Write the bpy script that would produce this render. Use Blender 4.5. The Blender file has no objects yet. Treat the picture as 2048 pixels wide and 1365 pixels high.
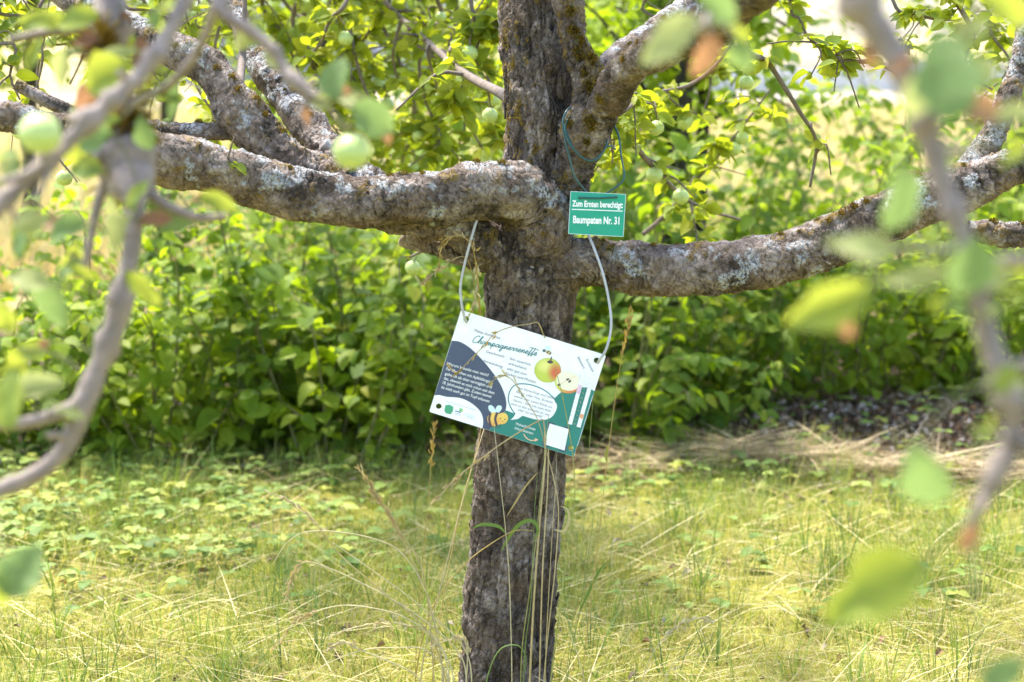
import bpy, math, random
import numpy as np
from mathutils import Matrix, Vector
from mathutils.geometry import tessellate_polygon
R = math.radians
SC = bpy.context.scene
COL = SC.collection

# ------------------------------------------------------------------ camera
CAM_H, PITCH, LENS = 1.36, R(8.7), 70.0
PW, PH = 2048.0, 1365.0
FPX = LENS / 36.0 * PW
cd = bpy.data.cameras.new('camera')
cam = bpy.data.objects.new('camera', cd)
COL.objects.link(cam)
cam.location = (0, 0, CAM_H)
cam.rotation_euler = (R(90) - PITCH, 0, 0)
cd.lens = LENS
cd.sensor_width = 36
cd.clip_start = 0.05
cd.clip_end = 2000
cd.dof.use_dof = True
cd.dof.focus_distance = 4.10
cd.dof.aperture_fstop = 3.3
cd.dof.aperture_blades = 0
SC.camera = cam

# ------------------------------------------------------------------ sky, sun, exposure
SUN_EL, SUN_AZ = 64.0, -40.0     # azimuth from +Y (away from the camera), negative = left
w = bpy.data.worlds.new('World')
SC.world = w
w.use_nodes = True
nt = w.node_tree
nt.nodes.clear()
sky = nt.nodes.new('ShaderNodeTexSky')
sky.sky_type = 'NISHITA'
sky.sun_disc = False
sky.sun_elevation = R(SUN_EL)
sky.sun_rotation = R(SUN_AZ)
sky.dust_density = 2.2
sky.air_density = 1.0
sky.ozone_density = 1.0
bg = nt.nodes.new('ShaderNodeBackground')
bg.inputs[1].default_value = 0.15
wo = nt.nodes.new('ShaderNodeOutputWorld')
nt.links.new(sky.outputs[0], bg.inputs[0])
nt.links.new(bg.outputs[0], wo.inputs[0])
sl = bpy.data.lights.new('sun', 'SUN')
sl.energy = 2.5
sl.angle = R(6.0)
sl.color = (1.0, 0.95, 0.86)
sun = bpy.data.objects.new('sun', sl)
COL.objects.link(sun)
sd = Vector((math.sin(R(SUN_AZ)) * math.cos(R(SUN_EL)), math.cos(R(SUN_AZ)) * math.cos(R(SUN_EL)), math.sin(R(SUN_EL))))
sun.rotation_euler = sd.to_track_quat('Z', 'Y').to_euler()
sun.location = (0, 0, 12)
SC.view_settings.view_transform = 'Standard'
SC.view_settings.look = 'None'
SC.view_settings.exposure = 2.2
SC.view_settings.gamma = 1.0
SC.view_settings.use_curve_mapping = False
SC.render.engine = 'CYCLES'
SC.cycles.use_denoising = True
SC.cycles.max_bounces = 8
SC.cycles.diffuse_bounces = 4
SC.cycles.transmission_bounces = 5
SC.cycles.transparent_max_bounces = 6
SC.cycles.caustics_reflective = False
SC.cycles.caustics_refractive = False

rng = np.random.default_rng(31)
random.seed(31)
UP = np.array([0, 0, 1.0])

WORD_LIST = [('18. Jahrhundert gibt. Zudem kannst', 0.006), ('A', 0.0), ('Backen und Mosten', 0.0), ('Baumpaten Nr. 31', 0.03), ('Blütezeit', 0.0), ('D', 0.0), ('Erntezeit', 0.0), ('F', 0.0), ('Für Menschen mit Apfelallergie', 0.006), ('Geschmack:', 0.0), ('Informationen:', 0.004), ('J', 0.0), ('M', 0.0), ('Malus domestica', 0.0), ('Mein Name klingt nach einem', 0.0), ('N', 0.0), ('O', 0.0), ('S', 0.0), ('Stamm - fühlt sich mein Holz', 0.0), ('Verwendung:', 0.0), ('Warum braucht man mich?', 0.006), ('Weiterführende', 0.004), ('Zum Ernten berechtigt:', 0.03), ('auch so fein und edel an, wie', 0.0), ('das, obwohl es mich schon seit dem', 0.006), ('du mich auch gut im Topf anbauen.', 0.006), ('eine Kooperation zwischen:', 0.0), ('einmal über meine Rinde am', 0.0), ('erfrischend', 0.0), ('fein säuerlich,', 0.0), ('feinen, edlen Fest. Streiche', 0.0), ('gelte ich als eher verträglich und', 0.006), ('oder rau und wild?', 0.0), ('sehr gut zum', 0.0)]
def make_words():
    "outlines of all the lettering, made once from the built-in font"
    tmp = {}
    for key in WORD_LIST:
        cu = bpy.data.curves.new('words', 'FONT'); cu.body = key[0]; cu.resolution_u = 3; cu.offset = key[1]; cu.fill_mode = 'FRONT'
        o = bpy.data.objects.new('words', cu); COL.objects.link(o); tmp[key] = o
    bpy.context.view_layer.update()
    dg = bpy.context.evaluated_depsgraph_get(); out = {}
    for key, o in tmp.items():
        me = bpy.data.meshes.new_from_object(o.evaluated_get(dg))
        out[key] = (np.array([v.co[:] for v in me.vertices]), [list(p.vertices) for p in me.polygons])
        bpy.data.meshes.remove(me)
    for o in tmp.values():
        cu = o.data; bpy.data.objects.remove(o); bpy.data.curves.remove(cu)
    return out
WORDS = make_words()

# ------------------------------------------------------------------ pixel -> place helpers
CP, SP = math.cos(PITCH), math.sin(PITCH)
def ray(px, py):
    a, b = (px - PW / 2) / FPX, (PH / 2 - py) / FPX
    return np.array([a, CP + b * SP, -SP + b * CP])
def at(px, py, Y):
    r = ray(px, py)
    return np.array([0, 0, CAM_H]) + r * (Y / r[1])
def on_ground(px, py, z=0.0):
    r = ray(px, py)
    return np.array([0, 0, CAM_H]) + r * ((z - CAM_H) / r[2])
def mpp(p):
    "metres covered by one photo pixel at a point"
    return (p[1] * CP + (CAM_H - p[2]) * SP) / FPX
def project(P):
    P = np.atleast_2d(P)
    d = P[:, 1] * CP + (CAM_H - P[:, 2]) * SP
    v = P[:, 1] * SP - (CAM_H - P[:, 2]) * CP
    return np.stack([PW / 2 + P[:, 0] / d * FPX, PH / 2 - v / d * FPX, d], 1)

# ------------------------------------------------------------------ noise
_pm = np.random.default_rng(7).permutation(256)
_pm = np.concatenate([_pm, _pm, _pm])
_gr = np.random.default_rng(8).normal(size=(256, 3))
_gr /= np.linalg.norm(_gr, axis=1)[:, None]
def pnoise(P):
    Pi = np.floor(P).astype(int)
    f = P - Pi
    Pi &= 255
    u = f * f * f * (f * (f * 6 - 15) + 10)
    def g(i, j, k):
        h = _pm[_pm[_pm[(Pi[:, 0] + i) & 255] + ((Pi[:, 1] + j) & 255)] + ((Pi[:, 2] + k) & 255)]
        return ((f - np.array([i, j, k])) * _gr[h]).sum(1)
    x00 = g(0, 0, 0) * (1 - u[:, 0]) + g(1, 0, 0) * u[:, 0]
    x10 = g(0, 1, 0) * (1 - u[:, 0]) + g(1, 1, 0) * u[:, 0]
    x01 = g(0, 0, 1) * (1 - u[:, 0]) + g(1, 0, 1) * u[:, 0]
    x11 = g(0, 1, 1) * (1 - u[:, 0]) + g(1, 1, 1) * u[:, 0]
    y0 = x00 * (1 - u[:, 1]) + x10 * u[:, 1]
    y1 = x01 * (1 - u[:, 1]) + x11 * u[:, 1]
    return (y0 * (1 - u[:, 2]) + y1 * u[:, 2]) * 1.6
def fbm(P, o=4, lac=2.1, g=0.5):
    r, a = 0, 1.0
    for i in range(o):
        r = r + a * pnoise(P + 17.3 * i)
        P = P * lac
        a *= g
    return r
_vr = np.random.default_rng(9).random((256, 4))
def voronoi(P):
    "F1, F2-F1 and a random value of the nearest cell"
    Pi = np.floor(P).astype(int)
    f1 = np.full(len(P), 9.0); f2 = np.full(len(P), 9.0); idn = np.zeros(len(P))
    for i in (-1, 0, 1):
        for j in (-1, 0, 1):
            for k in (-1, 0, 1):
                c = Pi + np.array([i, j, k])
                h = _pm[_pm[_pm[c[:, 0] & 255] + (c[:, 1] & 255)] + (c[:, 2] & 255)]
                d = np.linalg.norm(c + _vr[h, :3] - P, axis=1)
                n1 = d < f1
                f2 = np.where(n1, f1, np.minimum(f2, d))
                idn = np.where(n1, _vr[h, 3], idn)
                f1 = np.where(n1, d, f1)
    return f1, f2 - f1, idn
def sstep(a, b, x):
    t = np.clip((x - a) / (b - a), 0, 1)
    return t * t * (3 - 2 * t)

# ------------------------------------------------------------------ mesh + object helpers
def fast_mesh(name, V, F, mat=None, col=None, smooth=True, mi=None):
    V = np.asarray(V, np.float32); F = np.asarray(F, np.int32)
    me = bpy.data.meshes.new(name)
    k = F.shape[1]
    me.vertices.add(len(V)); me.vertices.foreach_set('co', V.ravel())
    me.loops.add(F.size); me.loops.foreach_set('vertex_index', F.ravel())
    me.polygons.add(len(F))
    me.polygons.foreach_set('loop_start', np.arange(0, F.size, k, dtype=np.int32))
    me.polygons.foreach_set('loop_total', np.full(len(F), k, np.int32))
    me.polygons.foreach_set('use_smooth', np.full(len(F), smooth))
    if mi is not None:
        me.polygons.foreach_set('material_index', np.asarray(mi, np.int32))
    if col is not None:
        a = me.color_attributes.new('tint', 'FLOAT_COLOR', 'POINT')
        c = np.ones((len(V), 4), np.float32); c[:, :col.shape[1]] = col
        a.data.foreach_set('color', c.ravel())
    me.update(calc_edges=True)
    for m in (mat if isinstance(mat, (list, tuple)) else [mat]):
        if m: me.materials.append(m)
    return me
def py_mesh(name, V, F, mat=None, smooth=False):
    me = bpy.data.meshes.new(name)
    me.from_pydata([tuple(map(float, v)) for v in V], [], [tuple(int(i) for i in f) for f in F])
    if smooth:
        me.polygons.foreach_set('use_smooth', [True] * len(me.polygons))
    me.update()
    if mat: me.materials.append(mat)
    return me
def obj(name, me, parent=None, loc=None):
    o = bpy.data.objects.new(name, me)
    COL.objects.link(o)
    if parent is not None: o.parent = parent
    if loc is not None: o.location = loc
    return o
def tag(o, label=None, cat=None, group=None, kind=None):
    if label: o['label'] = label
    if cat: o['category'] = cat
    if group: o['group'] = group
    if kind: o['kind'] = kind
    return o
def thing(name, loc, label, cat, group=None):
    return tag(obj(name, None, None, tuple(loc)), label, cat, group)

# ------------------------------------------------------------------ materials
def nodes(name):
    m = bpy.data.materials.new(name)
    m.use_nodes = True
    t = m.node_tree
    t.nodes.clear()
    out = t.nodes.new('ShaderNodeOutputMaterial')
    return m, t, out
def N(t, kind, **kw):
    n = t.nodes.new(kind)
    for k, v in kw.items():
        if k.startswith('i_'):
            n.inputs[int(k[2:])].default_value = v
        else:
            setattr(n, k, v)
    return n
def ramp(t, stops):
    n = t.nodes.new('ShaderNodeValToRGB')
    e = n.color_ramp.elements
    while len(e) < len(stops): e.new(0.5)
    for el, (p, c) in zip(e, stops):
        el.position = p
        el.color = (*c, 1) if len(c) == 3 else c
    return n
def mix(t, fac, a, b):
    n = t.nodes.new('ShaderNodeMix'); n.data_type = 'RGBA'
    for sock, v in ((n.inputs[0], fac), (n.inputs[6], a), (n.inputs[7], b)):
        if isinstance(v, bpy.types.NodeSocket): t.links.new(v, sock)
        elif isinstance(v, (int, float)): sock.default_value = v
        else: sock.default_value = (*v, 1)
    return n.outputs[2]
def math_n(t, op, a, b=None, clamp=False):
    n = t.nodes.new('ShaderNodeMath'); n.operation = op; n.use_clamp = clamp
    for s, v in ((n.inputs[0], a), (n.inputs[1], b)):
        if v is None: continue
        if isinstance(v, bpy.types.NodeSocket): t.links.new(v, s)
        else: s.default_value = v
    return n.outputs[0]
def noise_n(t, scale, detail=4, rough=0.55, vec=None, dist=0.0):
    n = t.nodes.new('ShaderNodeTexNoise')
    n.inputs['Scale'].default_value = scale
    n.inputs['Detail'].default_value = detail
    n.inputs['Roughness'].default_value = rough
    n.inputs['Distortion'].default_value = dist
    if vec: t.links.new(vec, n.inputs['Vector'])
    return n.outputs[0]
def plain(name, color, rough=0.6, spec=0.3, bump=0.0, bscale=200.0, var=0.0, metal=0.0):
    m, t, out = nodes(name)
    b = t.nodes.new('ShaderNodeBsdfPrincipled')
    b.inputs['Roughness'].default_value = rough
    b.inputs['Specular IOR Level'].default_value = spec
    b.inputs['Metallic'].default_value = metal
    b.inputs['Base Color'].default_value = (*color, 1)
    tc = t.nodes.new('ShaderNodeTexCoord')
    if var:
        n = noise_n(t, bscale * 0.2, 5, 0.6, tc.outputs['Object'])
        r = ramp(t, [(0.3, tuple(c * (1 - var) for c in color)), (0.7, tuple(min(1, c * (1 + var)) for c in color))])
        t.links.new(n, r.inputs[0]); t.links.new(r.outputs[0], b.inputs['Base Color'])
    if bump:
        n = noise_n(t, bscale, 4, 0.6, tc.outputs['Object'])
        bp = t.nodes.new('ShaderNodeBump'); bp.inputs['Strength'].default_value = bump; bp.inputs['Distance'].default_value = 0.002
        t.links.new(n, bp.inputs['Height']); t.links.new(bp.outputs[0], b.inputs['Normal'])
    t.links.new(b.outputs[0], out.inputs[0])
    return m
def leaf_mat(name, cols, trans, source='object', tmix=0.46, rough=0.55, edge=None, spec=0.16):
    """cols: ramp of reflected colours over a per-leaf random; trans: colour of light through the blade; edge: browned rim"""
    m, t, out = nodes(name)
    if source == 'object':
        rnd = t.nodes.new('ShaderNodeObjectInfo').outputs['Random']
    else:
        a = t.nodes.new('ShaderNodeAttribute'); a.attribute_name = 'tint'
        s = t.nodes.new('ShaderNodeSeparateColor'); t.links.new(a.outputs['Color'], s.inputs[0])
        rnd = s.outputs[0]
    st = [(i / max(1, len(cols) - 1), c) for i, c in enumerate(cols)]
    r = ramp(t, st); t.links.new(rnd, r.inputs[0])
    tc = t.nodes.new('ShaderNodeTexCoord')
    n = noise_n(t, 45.0 if source != 'object' else 5.0, 4, 0.6, tc.outputs['Object'])
    v = ramp(t, [(0.25, (0.72, 0.72, 0.72)), (0.75, (1.2, 1.2, 1.15))]); t.links.new(n, v.inputs[0])
    mm = t.nodes.new('ShaderNodeMix'); mm.data_type = 'RGBA'; mm.blend_type = 'MULTIPLY'; mm.inputs[0].default_value = 1.0
    t.links.new(r.outputs[0], mm.inputs[6]); t.links.new(v.outputs[0], mm.inputs[7])
    c = mm.outputs[2]
    tcol = None
    if edge:
        n2 = noise_n(t, 2.2, 4, 0.6, tc.outputs['Object'])
        sx = t.nodes.new('ShaderNodeSeparateXYZ'); t.links.new(tc.outputs['Object'], sx.inputs[0])
        ay = math_n(t, 'ABSOLUTE', sx.outputs[1])
        d = math_n(t, 'ADD', math_n(t, 'MULTIPLY', ay, 0.9), math_n(t, 'MULTIPLY', sx.outputs[0], 0.35))
        d = math_n(t, 'ADD', d, math_n(t, 'MULTIPLY', n2, 0.9))
        e = ramp(t, [(0.98, (0, 0, 0)), (1.0, (1, 1, 1))])
        e.color_ramp.elements[0].position = edge[1]; e.color_ramp.elements[1].position = edge[1] + 0.12
        t.links.new(d, e.inputs[0])
        if len(edge) > 2:
            co = ramp(t, [(0.04, (1, 1, 1)), (0.2, (0, 0, 0))]); t.links.new(math_n(t, 'ADD', ay, math_n(t, 'MULTIPLY', math_n(t, 'SUBTRACT', n2, 0.5), 0.3)), co.inputs[0])
            c = mix(t, co.outputs[0], c, edge[2])
        c = mix(t, e.outputs[0], c, edge[0])
        tcol = mix(t, e.outputs[0], trans, tuple(x * 1.3 for x in edge[0]))
    b = t.nodes.new('ShaderNodeBsdfPrincipled')
    b.inputs['Roughness'].default_value = rough
    b.inputs['Specular IOR Level'].default_value = spec
    t.links.new(c, b.inputs['Base Color'])
    tr = t.nodes.new('ShaderNodeBsdfTranslucent')
    if tcol: t.links.new(tcol, tr.inputs[0])
    else: tr.inputs[0].default_value = (*trans, 1)
    ms = t.nodes.new('ShaderNodeMixShader'); ms.inputs[0].default_value = tmix
    t.links.new(b.outputs[0], ms.inputs[1]); t.links.new(tr.outputs[0], ms.inputs[2])
    t.links.new(ms.outputs[0], out.inputs[0])
    return m
def tint_mat(name, rough=0.7, tmix=0.3, spec=0.2, tgain=(1.3, 1.3, 0.8)):
    "colour straight from the tint attribute (grass, straw, litter)"
    m, t, out = nodes(name)
    a = t.nodes.new('ShaderNodeAttribute'); a.attribute_name = 'tint'
    b = t.nodes.new('ShaderNodeBsdfPrincipled')
    b.inputs['Roughness'].default_value = rough; b.inputs['Specular IOR Level'].default_value = spec
    t.links.new(a.outputs['Color'], b.inputs['Base Color'])
    if tmix > 0:
        tr = t.nodes.new('ShaderNodeBsdfTranslucent')
        g = t.nodes.new('ShaderNodeMix'); g.data_type = 'RGBA'; g.blend_type = 'MULTIPLY'; g.inputs[0].default_value = 1
        t.links.new(a.outputs['Color'], g.inputs[6]); g.inputs[7].default_value = (*tgain, 1)
        t.links.new(g.outputs[2], tr.inputs[0])
        ms = t.nodes.new('ShaderNodeMixShader'); ms.inputs[0].default_value = tmix
        t.links.new(b.outputs[0], ms.inputs[1]); t.links.new(tr.outputs[0], ms.inputs[2])
        t.links.new(ms.outputs[0], out.inputs[0])
    else:
        t.links.new(b.outputs[0], out.inputs[0])
    return m
def bark_mat(name, dark, mid, pale, scale=1.0):
    "tint.r plate tone, tint.g grey lichen crust, tint.b yellow lichen / moss"
    m, t, out = nodes(name)
    a = t.nodes.new('ShaderNodeAttribute'); a.attribute_name = 'tint'
    s = t.nodes.new('ShaderNodeSeparateColor'); t.links.new(a.outputs['Color'], s.inputs[0])
    tc = t.nodes.new('ShaderNodeTexCoord')
    P = tc.outputs['Object']
    n1 = noise_n(t, 75 * scale, 8, 0.72, P)
    n2 = noise_n(t, 14 * scale, 5, 0.6, P)
    tone = math_n(t, 'ADD', math_n(t, 'MULTIPLY', s.outputs[0], 0.62), math_n(t, 'MULTIPLY', math_n(t, 'SUBTRACT', n1, 0.5), 1.25))
    tone = math_n(t, 'ADD', tone, math_n(t, 'MULTIPLY', math_n(t, 'SUBTRACT', n2, 0.5), 0.7))
    tone = math_n(t, 'ADD', tone, 0.17, True)
    r = ramp(t, [(0.16, dark), (0.48, mid), (0.84, pale)])
    t.links.new(tone, r.inputs[0])
    n3 = noise_n(t, 12, 4, 0.6, P)
    warm = ramp(t, [(0.45, (0, 0, 0)), (0.72, (0.55, 0.55, 0.55))]); t.links.new(n3, warm.inputs[0])
    c = mix(t, warm.outputs[0], r.outputs[0], (mid[0] * 1.25, mid[1] * 1.08, mid[2] * 0.88))
    # grey-white lichen crust broken up by fine noise
    n4 = noise_n(t, 170, 4, 0.7, P)
    lf = math_n(t, 'MULTIPLY', s.outputs[1], math_n(t, 'MULTIPLY', math_n(t, 'SUBTRACT', n4, 0.43), 13.0, True), True)
    lc = mix(t, n1, (0.26, 0.265, 0.26), (0.58, 0.58, 0.57))
    c = mix(t, lf, c, lc)
    n5 = noise_n(t, 240, 3, 0.6, P)
    yf = math_n(t, 'MULTIPLY', s.outputs[2], math_n(t, 'MULTIPLY', math_n(t, 'SUBTRACT', n5, 0.42), 9.0, True), True)
    yc = mix(t, n1, (0.10, 0.062, 0.012), (0.34, 0.22, 0.02))
    c = mix(t, yf, c, yc)
    b = t.nodes.new('ShaderNodeBsdfPrincipled')
    b.inputs['Roughness'].default_value = 0.85
    b.inputs['Specular IOR Level'].default_value = 0.2
    t.links.new(c, b.inputs['Base Color'])
    bp = t.nodes.new('ShaderNodeBump'); bp.inputs['Strength'].default_value = 1.0; bp.inputs['Distance'].default_value = 0.007
    mp = t.nodes.new('ShaderNodeMapping'); mp.inputs['Scale'].default_value = (1.0, 1.0, 0.55)
    wv = t.nodes.new('ShaderNodeVectorMath'); wv.operation = 'MULTIPLY_ADD'
    nz = t.nodes.new('ShaderNodeTexNoise'); nz.inputs['Scale'].default_value = 30; t.links.new(P, nz.inputs['Vector'])
    t.links.new(nz.outputs['Color'], wv.inputs[0]); wv.inputs[1].default_value = (0.05, 0.05, 0.05); t.links.new(P, wv.inputs[2])
    t.links.new(wv.outputs[0], mp.inputs['Vector'])
    vo = t.nodes.new('ShaderNodeTexVoronoi'); vo.feature = 'DISTANCE_TO_EDGE'; vo.inputs['Scale'].default_value = 55; t.links.new(mp.outputs[0], vo.inputs['Vector'])
    ck = ramp(t, [(0.0, (0, 0, 0)), (0.09, (1, 1, 1))]); t.links.new(vo.outputs['Distance'], ck.inputs[0])
    hsum = math_n(t, 'ADD', n1, math_n(t, 'MULTIPLY', noise_n(t, 260 * scale, 4, 0.7, P), 0.6))
    hsum = math_n(t, 'ADD', hsum, math_n(t, 'MULTIPLY', ck.outputs[0], 0.55))
    t.links.new(hsum, bp.inputs['Height']); t.links.new(bp.outputs[0], b.inputs['Normal'])
    t.links.new(b.outputs[0], out.inputs[0])
    return m

M = {}
M['trunk_bark'] = bark_mat('trunk_bark', (0.040, 0.031, 0.024), (0.172, 0.136, 0.108), (0.43, 0.37, 0.325))
M['limb_bark'] = bark_mat('limb_bark', (0.045, 0.034, 0.026), (0.205, 0.162, 0.131), (0.45, 0.385, 0.34))
M['twig_bark'] = plain('twig_bark', (0.16, 0.125, 0.10), 0.75, 0.25, 0.5, 300, 0.35)
M['front_twig'] = plain('front_twig', (0.235, 0.185, 0.155), 0.7, 0.3, 0.5, 200, 0.3)
M['dark_stem'] = plain('dark_stem', (0.05, 0.042, 0.03), 0.8, 0.2, 0.5, 150, 0.3)
M['shrub_stem'] = plain('shrub_stem', (0.14, 0.14, 0.055), 0.6, 0.3, 0.2, 150, 0.3)
M['moss'] = tint_mat('moss', 0.9, 0.15, 0.1)
M['grass'] = tint_mat('grass', 0.6, 0.34, 0.25, (1.35, 1.3, 0.7))
M['straw'] = tint_mat('straw', 0.6, 0.25, 0.3, (1.2, 1.1, 0.8))
M['litter'] = tint_mat('litter', 0.7, 0.12, 0.3)
# ------------------------------------------------------------------ sweeps
def spline(pts, n):
    "Catmull-Rom through rows of values, n samples, roughly even spacing"
    P = np.asarray(pts, float)
    if len(P) == 2:
        t = np.linspace(0, 1, n)[:, None]
        return P[0] * (1 - t) + P[1] * t
    Q = np.vstack([2 * P[0] - P[1], P, 2 * P[-1] - P[-2]])
    seg = np.linalg.norm(np.diff(P[:, :3], axis=0), axis=1) + 1e-6
    cum = np.concatenate([[0], np.cumsum(seg)]); cum /= cum[-1]
    tt = np.linspace(0, 1, n)
    i = np.clip(np.searchsorted(cum, tt, side='right') - 1, 0, len(P) - 2)
    u = ((tt - cum[i]) / (cum[i + 1] - cum[i]))[:, None]
    a, b, c, d = Q[i], Q[i + 1], Q[i + 2], Q[i + 3]
    return 0.5 * (2 * b + (c - a) * u + (2 * a - 5 * b + 4 * c - d) * u ** 2 + (3 * b - a - 3 * c + d) * u ** 3)
def frames(C):
    T = np.gradient(C, axis=0)
    T /= np.linalg.norm(T, axis=1)[:, None] + 1e-12
    ref = np.array([0, 1.0, 0]) if abs(T[0][1]) < 0.9 else np.array([1.0, 0, 0])
    A = np.zeros_like(C); B = np.zeros_like(C)
    a = np.cross(np.cross(T[0], ref), T[0]); a /= np.linalg.norm(a)
    for i in range(len(C)):
        a = a - T[i] * np.dot(a, T[i]); a /= np.linalg.norm(a)
        A[i] = a; B[i] = np.cross(T[i], a)
    return T, A, B
def tube_arrays(pts, n, m, cap=True):
    "pts rows x y z r"
    S = spline(pts, n)
    C, rad = S[:, :3], np.maximum(S[:, 3], 1e-5)
    T, A, B = frames(C)
    th = np.arange(m) * 2 * math.pi / m
    V = C[:, None] + rad[:, None, None] * (np.cos(th)[None, :, None] * A[:, None] + np.sin(th)[None, :, None] * B[:, None])
    V = V.reshape(-1, 3)
    i = np.arange(n - 1)[:, None] * m; j = np.arange(m)[None]
    j2 = (j + 1) % m
    F = np.stack([i + j, i + j2, i + m + j2, i + m + j], -1).reshape(-1, 4)
    if cap:
        V = np.vstack([V, C[0], C[-1]])
        k = np.arange(m); k2 = (k + 1) % m
        a = len(V) - 2
        F = np.vstack([F, np.stack([np.full(m, a), k2, k, k], -1)[:, [0, 1, 2, 3]], np.stack([np.full(m, a + 1), (n - 1) * m + k, (n - 1) * m + k2, (n - 1) * m + k2], -1)])
    return V, F, S, (T, A, B)
def join_arrays(parts):
    Vs, Fs, o = [], [], 0
    for V, F in parts:
        Vs.append(V); Fs.append(F + o); o += len(V)
    return np.vstack(Vs), np.vstack(Fs)
def tidy(F):
    "drop the doubled corner of cap triangles: returned as python faces"
    out = []
    for f in F.tolist():
        g = []
        for v in f:
            if v not in g: g.append(v)
        if len(g) > 2: out.append(g)
    return out
def tube_mesh(name, pts, n, m, mat, off=(0, 0, 0)):
    V, F, S, _ = tube_arrays(pts, n, m)
    return py_mesh(name, V - np.asarray(off), tidy(F), mat, True)
def pxpath(rows, rmul=1.0):
    "rows of (px, py, width_px, Y) -> x y z r"
    out = []
    for px, py, wd, Y in rows:
        p = at(px, py, Y)
        out.append([*p, wd * 0.5 * mpp(p) * rmul])
    return np.array(out)

# ------------------------------------------------------------------ leaves
def leaf_template(wid=0.62, fold=0.16, droop=0.18, rows=5, tip=0.06, wave=0.0, shape=None):
    xs = np.linspace(0, 1, rows)
    prof = shape if shape is not None else np.sin(np.pi * np.clip(xs, 0, 1) ** 0.82) ** 0.8
    prof = np.maximum(prof, tip); prof[0] = 0.05
    V = []
    for i, x in enumerate(xs):
        for s in (-1, 0, 1):
            y = s * prof[i] * wid * 0.5
            V.append([x, y, abs(y) * fold * 2 - droop * x * x + (wave * math.sin(x * 9 + s) * abs(s))])
    F = []
    for i in range(rows - 1):
        for c in (0, 1):
            F.append([i * 3 + c, (i + 1) * 3 + c, (i + 1) * 3 + c + 1, i * 3 + c + 1])
    return np.array(V), np.array(F)
def frame_from(d, n):
    "rows: direction d, rough normal n -> 3x3 matrices with columns x=d, y, z=normal"
    d = d / (np.linalg.norm(d, axis=1)[:, None] + 1e-9)
    y = np.cross(n, d); y /= np.linalg.norm(y, axis=1)[:, None] + 1e-9
    z = np.cross(d, y)
    return np.stack([d, y, z], 2)
def scatter(TV, TF, pos, Mx, size):
    k, n = len(pos), len(TV)
    V = np.einsum('kij,nj->kni', Mx * np.asarray(size)[:, None, None], TV) + pos[:, None]
    F = TF[None] + (np.arange(k) * n)[:, None, None]
    return V.reshape(-1, 3), F.reshape(-1, TF.shape[1])
def leaf_objects(name, proto_meshes, pos, Mx, size, parent, off):
    for i in range(len(pos)):
        o = bpy.data.objects.new(name, proto_meshes[i % len(proto_meshes)])
        COL.objects.link(o)
        o.parent = parent
        m3 = Mx[i] * size[i]
        p = pos[i] - off
        o.matrix_basis = Matrix(((m3[0, 0], m3[0, 1], m3[0, 2], p[0]), (m3[1, 0], m3[1, 1], m3[1, 2], p[1]), (m3[2, 0], m3[2, 1], m3[2, 2], p[2]), (0, 0, 0, 1)))
def place_leaves(pos, d, nrm, size, templates, mats, parent, off, n_obj, part='leaf', mass='foliage'):
    """the n_obj leaves that show largest become parts; the rest one part of kind stuff. mats = (object material, attribute material)"""
    if len(pos) == 0: return
    Mx = frame_from(d, nrm)
    pr = project(pos)
    vis = (pr[:, 0] > -30) & (pr[:, 0] < PW + 30) & (pr[:, 1] > -30) & (pr[:, 1] < PH + 30)
    order = np.argsort(np.where(vis, pr[:, 2] - size * 3, 999 + pr[:, 2]))
    a = order[:n_obj]; b = order[n_obj:]
    a = a[vis[a]] if len(b) else a
    rest = np.setdiff1d(order, a)
    meshes = [t for t in templates[1]]
    leaf_objects(part, meshes, pos[a], Mx[a], size[a], parent, off)
    if len(rest):
        TV, TF = templates[0]
        V, F = scatter(TV, TF, pos[rest] - off, Mx[rest], size[rest])
        c = np.repeat(rng.random((len(rest), 1)), len(TV), 0)
        me = fast_mesh(mass, V, F, mats[1], np.hstack([c, c, c]))
        tag(obj(mass, me, parent), kind='stuff')

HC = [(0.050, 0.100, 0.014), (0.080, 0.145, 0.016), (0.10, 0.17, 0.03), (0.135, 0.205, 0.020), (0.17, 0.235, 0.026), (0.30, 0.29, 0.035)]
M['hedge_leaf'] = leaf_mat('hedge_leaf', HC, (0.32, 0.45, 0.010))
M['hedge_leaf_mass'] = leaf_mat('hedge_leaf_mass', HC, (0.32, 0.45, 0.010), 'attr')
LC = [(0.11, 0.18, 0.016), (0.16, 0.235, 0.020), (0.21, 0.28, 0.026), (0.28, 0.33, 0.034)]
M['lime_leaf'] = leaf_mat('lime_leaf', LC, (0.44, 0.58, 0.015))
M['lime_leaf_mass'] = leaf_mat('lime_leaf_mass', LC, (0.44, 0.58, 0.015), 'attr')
AC = [(0.09, 0.15, 0.020), (0.14, 0.21, 0.026), (0.20, 0.26, 0.032), (0.33, 0.31, 0.035), (0.13, 0.20, 0.028)]
M['apple_leaf'] = leaf_mat('apple_leaf', AC, (0.50, 0.56, 0.02), edge=((0.22, 0.09, 0.03), 1.02))
M['apple_leaf_mass'] = leaf_mat('apple_leaf_mass', AC, (0.50, 0.56, 0.02), 'attr')
M['front_green'] = leaf_mat('front_green', [(0.13, 0.21, 0.08), (0.17, 0.26, 0.10)], (0.22, 0.31, 0.09), edge=((0.26, 0.15, 0.08), 1.00))
M['front_lime'] = leaf_mat('front_lime', [(0.22, 0.29, 0.06), (0.30, 0.35, 0.06)], (0.42, 0.45, 0.05), edge=((0.28, 0.13, 0.08), 0.84, (0.10, 0.19, 0.05)))
M['front_brown'] = leaf_mat('front_brown', [(0.25, 0.13, 0.09), (0.3, 0.17, 0.1)], (0.35, 0.18, 0.08))
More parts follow.
